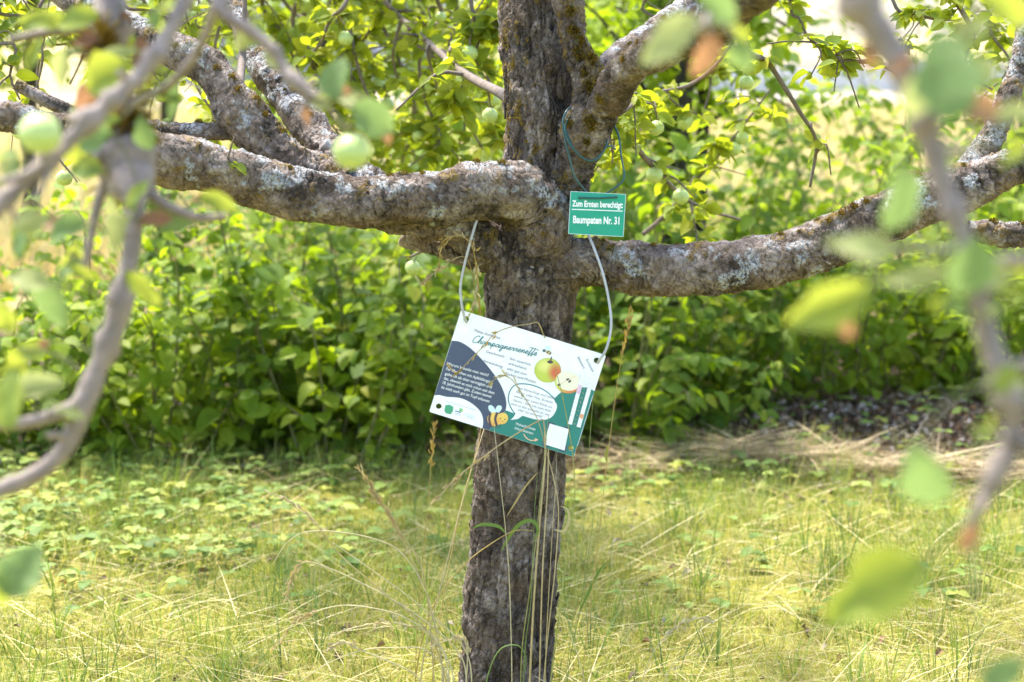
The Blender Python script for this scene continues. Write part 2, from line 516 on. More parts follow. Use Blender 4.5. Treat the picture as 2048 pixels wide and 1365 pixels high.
M['front_pale'] = leaf_mat('front_pale', [(0.28, 0.31, 0.13), (0.33, 0.36, 0.15)], (0.38, 0.41, 0.14), edge=((0.36, 0.24, 0.13), 0.90))

def leaf_kit(mat, **kw):
    V, F = leaf_template(**kw)
    V2, F2 = leaf_template(**{**kw, 'fold': kw.get('fold', .16) * 1.8, 'droop': kw.get('droop', .18) * 1.7, 'wave': 0.03})
    V3, F3 = leaf_template(**{**kw, 'fold': kw.get('fold', .16) * 0.4, 'droop': kw.get('droop', .18) * 0.4, 'wave': -0.02})
    return ((V, F), [fast_mesh('leaf', v, f, mat) for v, f in ((V, F), (V2, F2), (V3, F3))])
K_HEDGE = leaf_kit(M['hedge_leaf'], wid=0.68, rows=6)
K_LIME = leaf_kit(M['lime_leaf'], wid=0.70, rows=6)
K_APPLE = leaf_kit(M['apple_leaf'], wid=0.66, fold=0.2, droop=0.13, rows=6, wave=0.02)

# ================================================================== the ground and the far field
def ground_z(x, y):
    x = np.asarray(x, float); y = np.asarray(y, float)
    P = np.stack([x * 1.1, y * 1.1, np.zeros_like(x)], -1).reshape(-1, 3)
    z = fbm(P, 3).reshape(x.shape) * 0.022 * np.clip((14 - y) / 6, 0, 1)
    # the low heap of leaf litter under the right-hand shrubs
    z = z + 0.09 * np.exp(-(((x - 1.2) / 0.75) ** 2 + ((y - 6.90) / 0.45) ** 2))
    return z
def ground_mat():
    m, t, out = nodes('mossy_meadow_ground')
    tc = t.nodes.new('ShaderNodeTexCoord'); P = tc.outputs['Object']
    n1 = noise_n(t, 3.0, 6, 0.6, P); n2 = noise_n(t, 40, 5, 0.65, P)
    g = ramp(t, [(0.36, (0.13, 0.11, 0.045)), (0.46, (0.27, 0.26, 0.045)), (0.56, (0.36, 0.32, 0.08)), (0.66, (0.22, 0.16, 0.09))])
    nn = math_n(t, 'ADD', math_n(t, 'MULTIPLY', n1, 0.6), math_n(t, 'MULTIPLY', n2, 0.4))
    t.links.new(nn, g.inputs[0])
    soil = ramp(t, [(0.35, (0.05, 0.036, 0.024)), (0.7, (0.15, 0.105, 0.07))]); t.links.new(n2, soil.inputs[0])
    sx = t.nodes.new('ShaderNodeSeparateXYZ'); t.links.new(P, sx.inputs[0])
    yy = math_n(t, 'ADD', sx.outputs[1], math_n(t, 'MULTIPLY', math_n(t, 'SUBTRACT', n1, 0.5), 1.2))
    f1 = math_n(t, 'SUBTRACT', math_n(t, 'MULTIPLY', yy, 2.2), 13.0, True)         # bare soil under the hedge
    f2 = math_n(t, 'SUBTRACT', math_n(t, 'MULTIPLY', yy, 0.7), 6.2, True)           # dry field beyond it
    c = mix(t, f1, g.outputs[0], soil.outputs[0])
    n3 = noise_n(t, 0.25, 5, 0.6, P)
    st = ramp(t, [(0.3, (0.32, 0.25, 0.10)), (0.6, (0.44, 0.36, 0.17)), (0.8, (0.36, 0.34, 0.12))]); t.links.new(n3, st.inputs[0])
    c = mix(t, f2, c, st.outputs[0])
    b = t.nodes.new('ShaderNodeBsdfPrincipled'); b.inputs['Roughness'].default_value = 0.95; b.inputs['Specular IOR Level'].default_value = 0.1
    t.links.new(c, b.inputs['Base Color'])
    bp = t.nodes.new('ShaderNodeBump'); bp.inputs['Strength'].default_value = 0.8; bp.inputs['Distance'].default_value = 0.02
    t.links.new(noise_n(t, 120, 4, 0.7, P), bp.inputs['Height']); t.links.new(bp.outputs[0], b.inputs['Normal'])
    t.links.new(b.outputs[0], out.inputs[0])
    return m
xs = np.concatenate([[-900, -300, -100, -40, -15, -8], np.linspace(-4, 4, 90), [8, 15, 40, 100, 300, 900]])
ys = np.concatenate([[-300, -60, -15, -4, 0, 1.5], np.linspace(2.5, 9, 80), [10, 12, 15, 20, 30, 45, 80, 200, 600, 1500]])
X, Yg = np.meshgrid(xs, ys)
Z = ground_z(X, Yg)
V = np.stack([X, Yg, Z], -1).reshape(-1, 3)
nx, ny = len(xs), len(ys)
i = np.arange(ny - 1)[:, None] * nx + np.arange(nx - 1)[None]
F = np.stack([i, i + 1, i + nx + 1, i + nx], -1).reshape(-1, 4)
tag(obj('ground', fast_mesh('ground', V, F, ground_mat())), kind='structure')

def road():
    m = plain('gravel', (0.40, 0.33, 0.315), 0.95, 0.1, 0.8, 20, 0.2)
    V, F = [], []
    for k, x in enumerate(np.linspace(-60, 60, 25)):
        y0 = 37 + 0.02 * x + 0.8 * math.sin(x * 0.1)
        V += [[x, y0, 0.03], [x, y0 + 3, 0.09], [x, y0 + 8, 0.09], [x, y0 + 10, 0.03]]
    for k in range(24):
        for j in range(3):
            F.append([k * 4 + j, k * 4 + 4 + j, k * 4 + 5 + j, k * 4 + 1 + j])
    tag(obj('gravel_road', py_mesh('gravel_road', V, F, m)), kind='structure')
road()

def blades(pos, heading, lean, length, width, cols, segs=3, curl=1.0):
    "grass blades as ribbons: arrays per blade"
    k = len(pos)
    t = np.linspace(0, 1, segs + 1)
    dirx = np.stack([np.cos(heading), np.sin(heading), np.zeros(k)], 1)
    side = np.stack([-np.sin(heading + rng.normal(0, .8, k)), np.cos(heading + rng.normal(0, .8, k)), np.zeros(k)], 1)
    V = np.zeros((k, segs + 1, 2, 3))
    for j, tj in enumerate(t):
        ang = (lean * (0.35 + curl * tj)) if curl > 0.2 else lean * (1 + 0.6 * curl * (tj - .5))
        out = length * tj * np.sin(ang); up = length * tj * np.cos(ang)
        c = pos + dirx * out[:, None] + UP * up[:, None]
        wv = (width * (1 - tj ** 1.6 * 0.92))[:, None] * side * 0.5
        V[:, j, 0] = c - wv; V[:, j, 1] = c + wv
    n = (segs + 1) * 2
    TF = np.array([[2 * j, 2 * j + 1, 2 * j + 3, 2 * j + 2] for j in range(segs)])
    F = (TF[None] + (np.arange(k) * n)[:, None, None]).reshape(-1, 4)
    return V.reshape(-1, 3), F, np.repeat(cols, n, 0)
def pick(cols, k, jit=0.15):
    c = np.array(cols)[rng.integers(0, len(cols), k)]
    return np.clip(c * (1 + rng.normal(0, jit, (k, 1))), 0.005, 0.9)

# dry hay field beyond the hedge
k = 26000
fy = 10.5 + 26 * rng.random(k) ** 1.6
fx = (rng.random(k) - 0.5) * (fy * 0.62 + 2)
fp = np.stack([fx, fy, np.zeros(k)], 1)
fcol = pick([(0.54, 0.45, 0.21), (0.60, 0.51, 0.28), (0.46, 0.40, 0.16), (0.40, 0.41, 0.13), (0.55, 0.45, 0.23)], k)
V, F, C = blades(fp, rng.random(k) * 6.28, 0.15 + 0.5 * rng.random(k), 0.25 + 0.35 * rng.random(k), 0.006 + 0.0006 * fy, fcol, 2)
tag(obj('dry_field_grass', fast_mesh('dry_field_grass', V, F, M['straw'], C)), 'tall straw-coloured dry grass of the field beyond the shrubs', 'grass', kind='stuff')

# lawn
def lawn():
    k = 135000
    y = 3.3 + 3.6 * rng.random(k) ** 0.9
    x = (rng.random(k) - 0.5) * (y * 0.56 + 0.5)
    dens = fbm(np.stack([x * 2.2, y * 2.2, np.full(k, 3.0)], 1), 3)
    keep = (dens + rng.normal(0, 0.35, k)) > np.where(y > 5.9, 0.0 + (y - 5.9) * 0.9, -0.55)
    x, y, dens = x[keep], y[keep], dens[keep]; k = len(x)
    z = ground_z(x, y)
    zone = fbm(np.stack([x * 1.3, y * 1.3, np.full(k, 9.0)], 1), 3) + 0.45 * (y - 4.6) / 1.2 - 0.2 * x
    green = rng.normal(0, 0.45, k) + zone > 0.22
    ca = pick([(0.17, 0.23, 0.035), (0.23, 0.29, 0.045), (0.29, 0.34, 0.055), (0.13, 0.20, 0.045)], k)
    cb = pick([(0.36, 0.35, 0.06), (0.44, 0.39, 0.13), (0.30, 0.33, 0.05), (0.50, 0.42, 0.21), (0.28, 0.31, 0.05), (0.36, 0.34, 0.08)], k)
    col = np.where(green[:, None], ca, cb)
    ln = np.where(green, 0.03 + 0.07 * rng.random(k) ** 2, 0.025 + 0.07 * rng.random(k) ** 2) * (1 + 0.5 * np.clip(dens, -.6, 1))
    lean = np.where(green, 0.2 + 0.7 * rng.random(k), 0.5 + 0.9 * rng.random(k))
    V, F, C = blades(np.stack([x, y, z - 0.003], 1), rng.random(k) * 6.28, lean, ln, 0.0014 + 0.0020 * rng.random(k), col, 3)
    tag(obj('lawn_grass', fast_mesh('lawn_grass', V, F, M['grass'], C)), 'short yellow-green mown grass and moss around the apple trunk', 'grass', kind='stuff')
    # longer green tufts
    P, H, L, Ln, W, CC = [], [], [], [], [], []
    for _ in range(330):
        y0 = 3.7 + 2.7 * random.random(); x0 = (random.random() - .5) * (y0 * .56)
        if abs(x0 - 0.02) < 0.12 and 3.75 < y0 < 4.1: continue
        n = random.randint(7, 18); c = random.choice([(0.15, 0.23, 0.04), (0.22, 0.29, 0.06), (0.12, 0.19, 0.055), (0.30, 0.32, 0.08), (0.36, 0.33, 0.12)])
        for _ in range(n):
            a = random.random() * 6.28; r = random.random() * 0.035
            P.append([x0 + r * math.cos(a), y0 + r * math.sin(a), float(ground_z(x0, y0)) - .003]); H.append(a); L.append(0.08 + 0.5 * random.random())
            Ln.append(0.06 + 0.11 * random.random()); W.append(0.002 + 0.0022 * random.random()); CC.append(c)
    CC = np.array(CC) * (1 + rng.normal(0, .15, (len(CC), 1)))
    V, F, C = blades(np.array(P), np.array(H), np.array(L), np.array(Ln), np.array(W), CC, 4)
    tag(obj('grass_tufts', fast_mesh('grass_tufts', V, F, M['grass'], C)), 'longer green grass tufts standing in the lawn', 'grass', kind='stuff')
    # fallen straw lying flat
    k = 4200
    y = 3.5 + 2.9 * rng.random(k); x = (rng.random(k) - .5) * (y * .56 + .3)
    V, F, C = blades(np.stack([x, y, ground_z(x, y) + 0.012 + 0.02 * rng.random(k)], 1), rng.normal(0, .5, k) + np.where(rng.random(k) < .5, 0, math.pi), np.full(k, 1.35) + rng.normal(0, .12, k), 0.08 + 0.2 * rng.random(k) ** 2, np.full(k, 0.0022), pick([(0.62, 0.52, 0.27), (0.7, 0.6, 0.36), (0.5, 0.38, 0.16)], k), 3, 0.12)
    tag(obj('fallen_straw', fast_mesh('fallen_straw', V, F, M['straw'], C)), 'pale dry straw lying flat across the lawn', 'straw', kind='stuff')
lawn()

# broad-leaved ground cover, thickest at the left under the shrubs
def ground_cover():
    spots = []
    while len(spots) < 1050:
        px, py = random.uniform(-20, 2060), random.uniform(790, 1240)
        if py < 890 and px < 1260: continue
        p = on_ground(px, py)
        wgt = (0.9 if py < 1060 else 0.5) * max(0.12, min(1, (900 - px) / 400)) if py < 1150 else 0.06
        wgt = max(wgt, 0.16 if py < 1010 else 0.05)
        if px > 1150 and py < 1010: wgt = 0.30
        if random.random() < wgt: spots.append(p)
    pos, d, n, sz, cc = [], [], [], [], []
    for p in spots:
        h = random.uniform(0.02, 0.07); a0 = random.random() * 6.28; s = random.uniform(0.014, 0.036)
        c = random.choice([(0.19, 0.26, 0.05), (0.27, 0.33, 0.075), (0.14, 0.22, 0.04), (0.31, 0.33, 0.06), (0.10, 0.17, 0.03), (0.22, 0.30, 0.06)])
        z = float(ground_z(p[0], p[1]))
        for q in range(random.choice([3, 3, 4, 5])):
            a = a0 + q * 2.1 + random.uniform(-.3, .3)
            pos.append([p[0], p[1], z + h]); d.append([math.cos(a), math.sin(a), random.uniform(-.25, .25)])
            n.append([random.uniform(-.3, .3), random.uniform(-.4, .1), 1]); sz.append(s * random.uniform(.8, 1.2)); cc.append(c)
    TV, TF = leaf_template(wid=0.85, fold=0.12, droop=0.15, rows=5)
    V, F = scatter(TV, TF, np.array(pos), frame_from(np.array(d), np.array(n)), np.array(sz))
    C = np.repeat(np.array(cc) * (1 + rng.normal(0, .12, (len(cc), 1))), len(TV), 0)
    tag(obj('ground_cover', fast_mesh('ground_cover', V, F, M['grass'], C)), 'low broad-leaved ground cover spreading in front of the left shrubs', 'ground cover', kind='stuff')
ground_cover()

# dead leaves and cut hay under the right-hand shrubs
def litter():
    k = 5200
    x = rng.normal(1.12, 0.62, k); y = rng.normal(6.66, 0.36, k)
    x2 = rng.normal(-0.8, 1.0, 700); y2 = 6.15 + 0.3 * rng.random(700)
    x3 = (rng.random(220) - .5) * 3; y3 = 4 + 2 * rng.random(220)
    x = np.concatenate([x, x2, x3]); y = np.concatenate([y, y2, y3]); k = len(x)
    TV, TF = leaf_template(wid=0.6, fold=0.5, droop=0.35, rows=4)
    a = rng.random(k) * 6.28
    d = np.stack([np.cos(a), np.sin(a), rng.normal(0, .25, k)], 1); n = np.stack([rng.normal(0, .5, k), rng.normal(0, .5, k), np.ones(k)], 1)
    V, F = scatter(TV, TF, np.stack([x, y, ground_z(x, y) + 0.004 + 0.02 * rng.random(k)], 1), frame_from(d, n), 0.010 + 0.026 * rng.random(k))
    C = np.repeat(pick([(0.15, 0.09, 0.055), (0.20, 0.13, 0.085), (0.27, 0.21, 0.17), (0.09, 0.055, 0.04), (0.22, 0.115, 0.055), (0.12, 0.08, 0.055), (0.36, 0.30, 0.26)], k), len(TV), 0)
    tag(obj('leaf_litter', fast_mesh('leaf_litter', V, F, M['litter'], C)), 'brown dead leaves heaped under the shrubs right of the trunk', 'leaf litter', kind='stuff')
    k = 420                                          # broken sticks in the heap
    x = rng.normal(1.25, .65, k); y = rng.normal(6.7, .35, k)
    V, F, C = blades(np.stack([x, y, ground_z(x, y) + .02 * rng.random(k)], 1), rng.random(k) * 6.28, 1.25 + rng.normal(0, .2, k), 0.05 + 0.16 * rng.random(k), 0.002 + 0.004 * rng.random(k), pick([(0.14, 0.10, 0.075), (0.22, 0.17, 0.13), (0.30, 0.25, 0.2)], k), 3, 0.1)
    tag(obj('fallen_sticks', fast_mesh('fallen_sticks', V, F, M['litter'], C)), 'thin broken sticks scattered over the dead leaves', 'sticks', kind='stuff')
    k = 1000
    c = rng.random(k)
    x = 0.35 + 1.35 * c + rng.normal(0, .1, k); y = 6.02 + 0.16 * rng.random(k) + 0.1 * np.sin(c * 5)
    V, F, C = blades(np.stack([x, y, ground_z(x, y) + 0.02 + 0.045 * rng.random(k)], 1), rng.normal(0, .6, k) + np.where(rng.random(k) < .5, 0, math.pi), 1.46 + rng.normal(0, .07, k), 0.12 + 0.26 * rng.random(k), 0.003 + 0.005 * rng.random(k), pick([(0.50, 0.40, 0.24), (0.62, 0.52, 0.33), (0.22, 0.15, 0.08), (0.38, 0.29, 0.16), (0.12, 0.08, 0.045)], k), 4, 0.1)
    tag(obj('cut_hay', fast_mesh('cut_hay', V, F, M['straw'], C)), 'swath of dry cut hay lying in front of the right shrubs', 'hay', kind='stuff')
litter()

# ================================================================== shrubs
def shrub(name, px, Y, h, spread, nst, lsize, kit, mats, label, n_obj=260, cat='shrub', group=None, lean=(0, 0), gap=0.045, hmin=0.03, bare=0.0, stemr=0.005):
    r = ray(px, 700); x0 = r[0] / r[1] * Y
    base = np.array([x0, Y, float(ground_z(x0, Y))])
    root = thing(name, base, label, cat, group)
    pos, d, nr, sz = [], [], [], []
    for s in range(nst):
        a = rng.random() * 2 * math.pi
        rr = math.sqrt(rng.random())
        sf = 0.55 + 0.75 * rng.random(); whip = rng.random() < 0.10
        b0 = base + np.array([math.cos(a), math.sin(a), 0]) * rr * spread * 0.42
        b0[2] = float(ground_z(b0[0], b0[1])) - 0.01
        hh = h * ((0.45 + 0.6 * rng.random()) * (1.05 - 0.35 * rr) if not whip else 1.05 + 0.2 * rng.random())
        out = np.array([math.cos(a), math.sin(a), 0]) * spread * (0.1 + 0.5 * rr) + np.array([lean[0], lean[1], 0])
        bow = np.array([rng.normal(0, .05), rng.normal(0, .05), 0])
        tipd = 0.10 * h * rng.random() * (0.4 + rr)
        pts = [np.append(b0, stemr), np.append(b0 + out * 0.25 + UP * hh * 0.4 + bow, stemr * 0.85), np.append(b0 + out * 0.62 + UP * hh * 0.8 + bow * 1.4, stemr * 0.6), np.append(b0 + out * 1.05 + UP * (hh - tipd), stemr * 0.3)]
        V, F, S, (T, A, B) = tube_arrays(pts, 10, 5)
        obj('stem', py_mesh('stem', V - base, tidy(F), M['shrub_stem'], True), root)
        S = spline(pts, 80)[:, :3]
        Tn = np.gradient(S, axis=0); Tn /= np.linalg.norm(Tn, axis=1)[:, None]
        L = np.linalg.norm(np.diff(S, axis=0), axis=1).sum()
        nn = int(L / gap)
        for q in range(nn):
            u = (q + rng.random() * 0.5) / nn
            if u < hmin + bare * rng.random(): continue
            i = min(79, int(u * 80)); p = S[i]; t = Tn[i]
            az = q * 1.571 + s
            # a short side shoot carrying a few leaves, or a leaf pair straight on the stem
            for sgn in (0, math.pi):
                ang = az + sgn + rng.normal(0, .35)
                o = np.array([math.cos(ang), math.sin(ang), 0])
                o = o - t * np.dot(o, t) * 0.5
                reach = 0.012 + (0.11 * rng.random() if rng.random() < 0.45 else 0.0) * min(1, h)
                for e in range(1 if reach < 0.03 else 3):
                    f = (e + 1) / (1 if reach < 0.03 else 3)
                    pp = p + o * reach * f + UP * reach * f * 0.25
                    dd = o * 0.9 + t * 0.15 + np.array([rng.normal(0, .25), rng.normal(0, .25) - 0.15, rng.normal(-.38, .28)])
                    pos.append(pp); d.append(dd); nr.append(np.array([rng.normal(0, .28), rng.normal(-.42, .28), 0.85]) + o * 0.6)
                    sz.append(lsize * sf * (0.6 + 0.6 * rng.random()) * (1 - 0.4 * max(0, u - .8) * 3))
    pos, d, nr, sz = map(np.array, (pos, d, nr, sz))
    ok = pos[:, 2] > 0.01
    place_leaves(pos[ok], d[ok], nr[ok], sz[ok], kit, mats, root, base, n_obj)
    return root
HM = (M['hedge_leaf'], M['hedge_leaf_mass']); LM = (M['lime_leaf'], M['lime_leaf_mass'])
HG = 'leafy shrubs of the low hedge'
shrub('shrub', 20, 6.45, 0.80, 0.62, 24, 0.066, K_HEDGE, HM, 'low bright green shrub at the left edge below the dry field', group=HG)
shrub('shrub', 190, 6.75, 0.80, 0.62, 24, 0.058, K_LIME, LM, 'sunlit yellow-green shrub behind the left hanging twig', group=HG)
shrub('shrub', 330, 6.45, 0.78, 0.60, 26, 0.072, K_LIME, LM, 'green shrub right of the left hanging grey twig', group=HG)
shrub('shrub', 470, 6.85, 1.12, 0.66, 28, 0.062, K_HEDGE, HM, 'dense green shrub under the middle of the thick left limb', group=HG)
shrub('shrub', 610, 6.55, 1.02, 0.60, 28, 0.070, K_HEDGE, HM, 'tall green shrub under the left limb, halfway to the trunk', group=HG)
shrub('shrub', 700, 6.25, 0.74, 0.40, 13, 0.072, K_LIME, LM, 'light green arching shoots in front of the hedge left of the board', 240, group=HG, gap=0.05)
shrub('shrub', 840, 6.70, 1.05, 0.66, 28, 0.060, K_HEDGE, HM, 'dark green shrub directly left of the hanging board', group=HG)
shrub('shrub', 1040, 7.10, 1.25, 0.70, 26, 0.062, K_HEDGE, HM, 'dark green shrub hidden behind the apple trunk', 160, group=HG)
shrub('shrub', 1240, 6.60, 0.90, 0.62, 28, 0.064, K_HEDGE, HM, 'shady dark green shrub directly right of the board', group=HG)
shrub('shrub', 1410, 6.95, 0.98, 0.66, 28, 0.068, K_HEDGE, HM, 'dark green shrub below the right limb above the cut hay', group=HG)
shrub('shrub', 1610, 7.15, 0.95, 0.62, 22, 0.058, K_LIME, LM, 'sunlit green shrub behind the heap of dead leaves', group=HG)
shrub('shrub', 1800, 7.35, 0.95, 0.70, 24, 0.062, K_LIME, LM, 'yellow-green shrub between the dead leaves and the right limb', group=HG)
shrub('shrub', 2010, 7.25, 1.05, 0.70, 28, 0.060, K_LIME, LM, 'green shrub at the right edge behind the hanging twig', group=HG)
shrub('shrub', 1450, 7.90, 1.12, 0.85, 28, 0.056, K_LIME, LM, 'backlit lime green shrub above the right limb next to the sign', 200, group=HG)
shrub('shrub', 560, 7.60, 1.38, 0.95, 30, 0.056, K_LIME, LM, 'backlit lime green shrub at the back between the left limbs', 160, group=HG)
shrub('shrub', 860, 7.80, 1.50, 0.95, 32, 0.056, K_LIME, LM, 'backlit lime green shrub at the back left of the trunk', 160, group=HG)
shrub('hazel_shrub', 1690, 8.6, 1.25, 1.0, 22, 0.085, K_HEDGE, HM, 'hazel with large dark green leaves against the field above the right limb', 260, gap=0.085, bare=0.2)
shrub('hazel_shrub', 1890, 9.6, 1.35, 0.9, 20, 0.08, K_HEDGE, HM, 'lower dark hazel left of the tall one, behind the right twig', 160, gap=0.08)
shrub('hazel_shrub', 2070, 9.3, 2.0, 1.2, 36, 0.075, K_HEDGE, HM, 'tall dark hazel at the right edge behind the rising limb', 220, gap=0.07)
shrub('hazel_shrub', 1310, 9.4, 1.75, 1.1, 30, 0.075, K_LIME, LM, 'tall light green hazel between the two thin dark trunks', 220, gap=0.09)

# thin trees behind the hedge
def young_tree(px, Y, wpx, lean, label, crown_z, crown_r, nleaf, kit=K_LIME, mats=LM, n_obj=150):
    x0 = ray(px, 700)[0] / ray(px, 700)[1] * Y
    base = np.array([x0, Y, 0.0]); r = wpx * 0.5 * Y / FPX
    t = thing('young_tree', base, label, 'tree', 'thin trees behind the hedge')
    pts = [[x0, Y, -0.05, r * 1.2], [x0 + lean * 0.4, Y, 0.8, r], [x0 + lean * 0.8 + .02, Y, 1.6, r * 0.85], [x0 + lean, Y, crown_z + 0.6, r * 0.4]]
    obj('trunk', tube_mesh('trunk', pts, 24, 10, M['dark_stem'], base), t)
    pos, d, n, s = [], [], [], []
    for k in range(14):
        a = rng.random() * 6.28; z = crown_z * (0.50 + 0.48 * rng.random())
        p0 = np.array([x0 + lean * z / (crown_z + .6), Y, z]); L = crown_r * (0.5 + 0.6 * rng.random())
        e = p0 + np.array([math.cos(a) * L, math.sin(a) * L, rng.normal(.1, .25)])
        mid = (p0 + e) / 2 + UP * 0.12
        rows = [np.append(p0, .012), np.append(mid, .008), np.append(e, .003)]
        obj('branch', tube_mesh('branch', rows, 8, 5, M['dark_stem'], base), t)
        S = spline(rows, 40)[:, :3]
        for q in range(nleaf // 14):
            p = S[int(8 + 32 * rng.random()) - 1] + rng.normal(0, .09, 3)
            pos.append(p); d.append(np.array([rng.normal(), rng.normal(), rng.normal(-.3, .4)])); n.append(np.array([rng.normal(0, .4), rng.normal(-.1, .4), 1])); s.append(0.05 + .035 * rng.random())
    place_leaves(np.array(pos), np.array(d), np.array(n), np.array(s), kit, mats, t, base, n_obj)
young_tree(1325, 7.5, 42, 0.10, 'thin dark trunked tree just right of the green sign', 1.75, 0.5, 1000)
young_tree(1392, 7.7, 27, 0.02, 'thinner dark trunked tree, right one of the pair beside the green sign', 1.8, 0.45, 700)
young_tree(1235, 10.5, 34, 0.02, 'dim slender tree in the gap right of the upper trunk', 1.9, 0.95, 1900)
young_tree(640, 11.5, 36, 0.05, 'slender leafy tree far behind the upper left limbs', 1.9, 1.2, 2200)
young_tree(880, 12.0, 30, -.05, 'slender leafy tree far behind the gap left of the upper trunk', 1.9, 1.2, 2200)
young_tree(70, 12.5, 30, .05, 'slender leafy tree far behind the top left corner', 1.95, 1.0, 1700)
young_tree(340, 13.0, 30, .05, 'slender leafy tree far behind the leftmost rising limb', 1.95, 1.1, 1800)
young_tree(2040, 11.0, 30, -0.05, 'slender leafy tree behind the top right corner twigs', 2.0, 0.8, 1700, K_HEDGE, HM)

# ================================================================== far buildings
def shed(name, px0, px1, Y, z1, roof_h, wall, roof, label, door=True):
    xa = ray(px0, 100)[0] / ray(px0, 100)[1] * Y; xb = ray(px1, 100)[0] / ray(px1, 100)[1] * Y
    W = xb - xa; D = 6.0
    t = thing(name, ((xa + xb) / 2, Y, 0), label, 'building')
    V = [(-W / 2, 0, 0), (W / 2, 0, 0), (W / 2, D, 0), (-W / 2, D, 0), (-W / 2, 0, z1), (W / 2, 0, z1), (W / 2, D, z1), (-W / 2, D, z1), (-W / 2, D / 2, z1 + roof_h), (W / 2, D / 2, z1 + roof_h)]
    obj('wall', py_mesh('wall', V, [(0, 1, 5, 4), (2, 3, 7, 6), (1, 2, 6, 9, 5), (3, 0, 4, 8, 7)], wall), t)
    e = 0.35
    V = []
    for zz in (0.0, 0.14):
        V += [(-W / 2 - e, -e, z1 - 0.05 + zz), (W / 2 + e, -e, z1 - 0.05 + zz), (W / 2 + e, D / 2, z1 + roof_h + 0.02 + zz), (-W / 2 - e, D / 2, z1 + roof_h + 0.02 + zz), (W / 2 + e, D + e, z1 - 0.05 + zz), (-W / 2 - e, D + e, z1 - 0.05 + zz)]
    obj('roof', py_mesh('roof', V, [(0, 3, 2, 1), (3, 5, 4, 2), (6, 7, 8, 9), (9, 8, 10, 11), (0, 1, 7, 6), (1, 2, 8, 7), (2, 4, 10, 8), (4, 5, 11, 10), (5, 3, 9, 11), (3, 0, 6, 9)], roof), t)
    n = max(2, int(W / 2.6))
    for i in range(n):
        xc = -W / 2 + (i + .5) * W / n
        w2, za, zb = 0.5, z1 * 0.38, z1 * 0.80
        f = obj('window', py_mesh('window', [(xc - w2 - .08, -.05, za - .08), (xc + w2 + .08, -.05, za - .08), (xc + w2 + .08, -.05, zb + .08), (xc - w2 - .08, -.05, zb + .08), (xc - w2 - .08, .02, za - .08), (xc + w2 + .08, .02, za - .08), (xc + w2 + .08, .02, zb + .08), (xc - w2 - .08, .02, zb + .08)], [(0, 1, 2, 3), (0, 4, 5, 1), (1, 5, 6, 2), (2, 6, 7, 3), (3, 7, 4, 0)], M_white), t)
        obj('pane', py_mesh('pane', [(xc - w2, -.06, za), (xc + w2, -.06, za), (xc + w2, -.06, zb), (xc - w2, -.06, zb)], [(0, 1, 2, 3)], M_glass), f)
M_white = plain('white_paint', (0.78, 0.78, 0.78), 0.6, 0.3, 0.1, 40, 0.05)
M_glass = plain('window_glass', (0.05, 0.07, 0.09), 0.08, 0.6)
def low_wall():
    Y = 50.0; t = thing('low_wall', (13.0, Y, 0), 'long pale low wall far behind the upper right twigs', 'wall')
    m = plain('pale_concrete', (0.55, 0.55, 0.57), 0.9, 0.1, 0.4, 8, 0.12); cm = plain('coping_stone', (0.36, 0.36, 0.40), 0.8, 0.2, 0.3, 10, 0.15)
    def bx(x0, x1, y0, y1, z0, z1): return py_mesh('wall_panel', [(x0, y0, z0), (x1, y0, z0), (x1, y1, z0), (x0, y1, z0), (x0, y0, z1), (x1, y0, z1), (x1, y1, z1), (x0, y1, z1)], [(0, 1, 5, 4), (1, 2, 6, 5), (2, 3, 7, 6), (3, 0, 4, 7), (4, 5, 6, 7), (0, 3, 2, 1)], m)
    for i in range(12):
        x = -13 + i * 3.0
        obj('wall_panel', bx(x, x + 2.94, 0, .25, 0, .62 + .03 * (i % 2)), t)
        c = bx(x - .02, x + 2.96, -.05, .30, .66, .74); c.name = 'coping'; c.materials.clear(); c.materials.append(cm)
        obj('coping', c, t)
low_wall()
shed('far_barn', 300, 900, 58, 2.2, 1.5, plain('barn_wall', (0.30, 0.30, 0.36), 0.9, 0.1, 0.3, 20, 0.15), plain('barn_roof', (0.36, 0.37, 0.46), 0.6, 0.3, 0.3, 20, 0.2), 'far grey-blue barn blurred behind the upper left foliage')

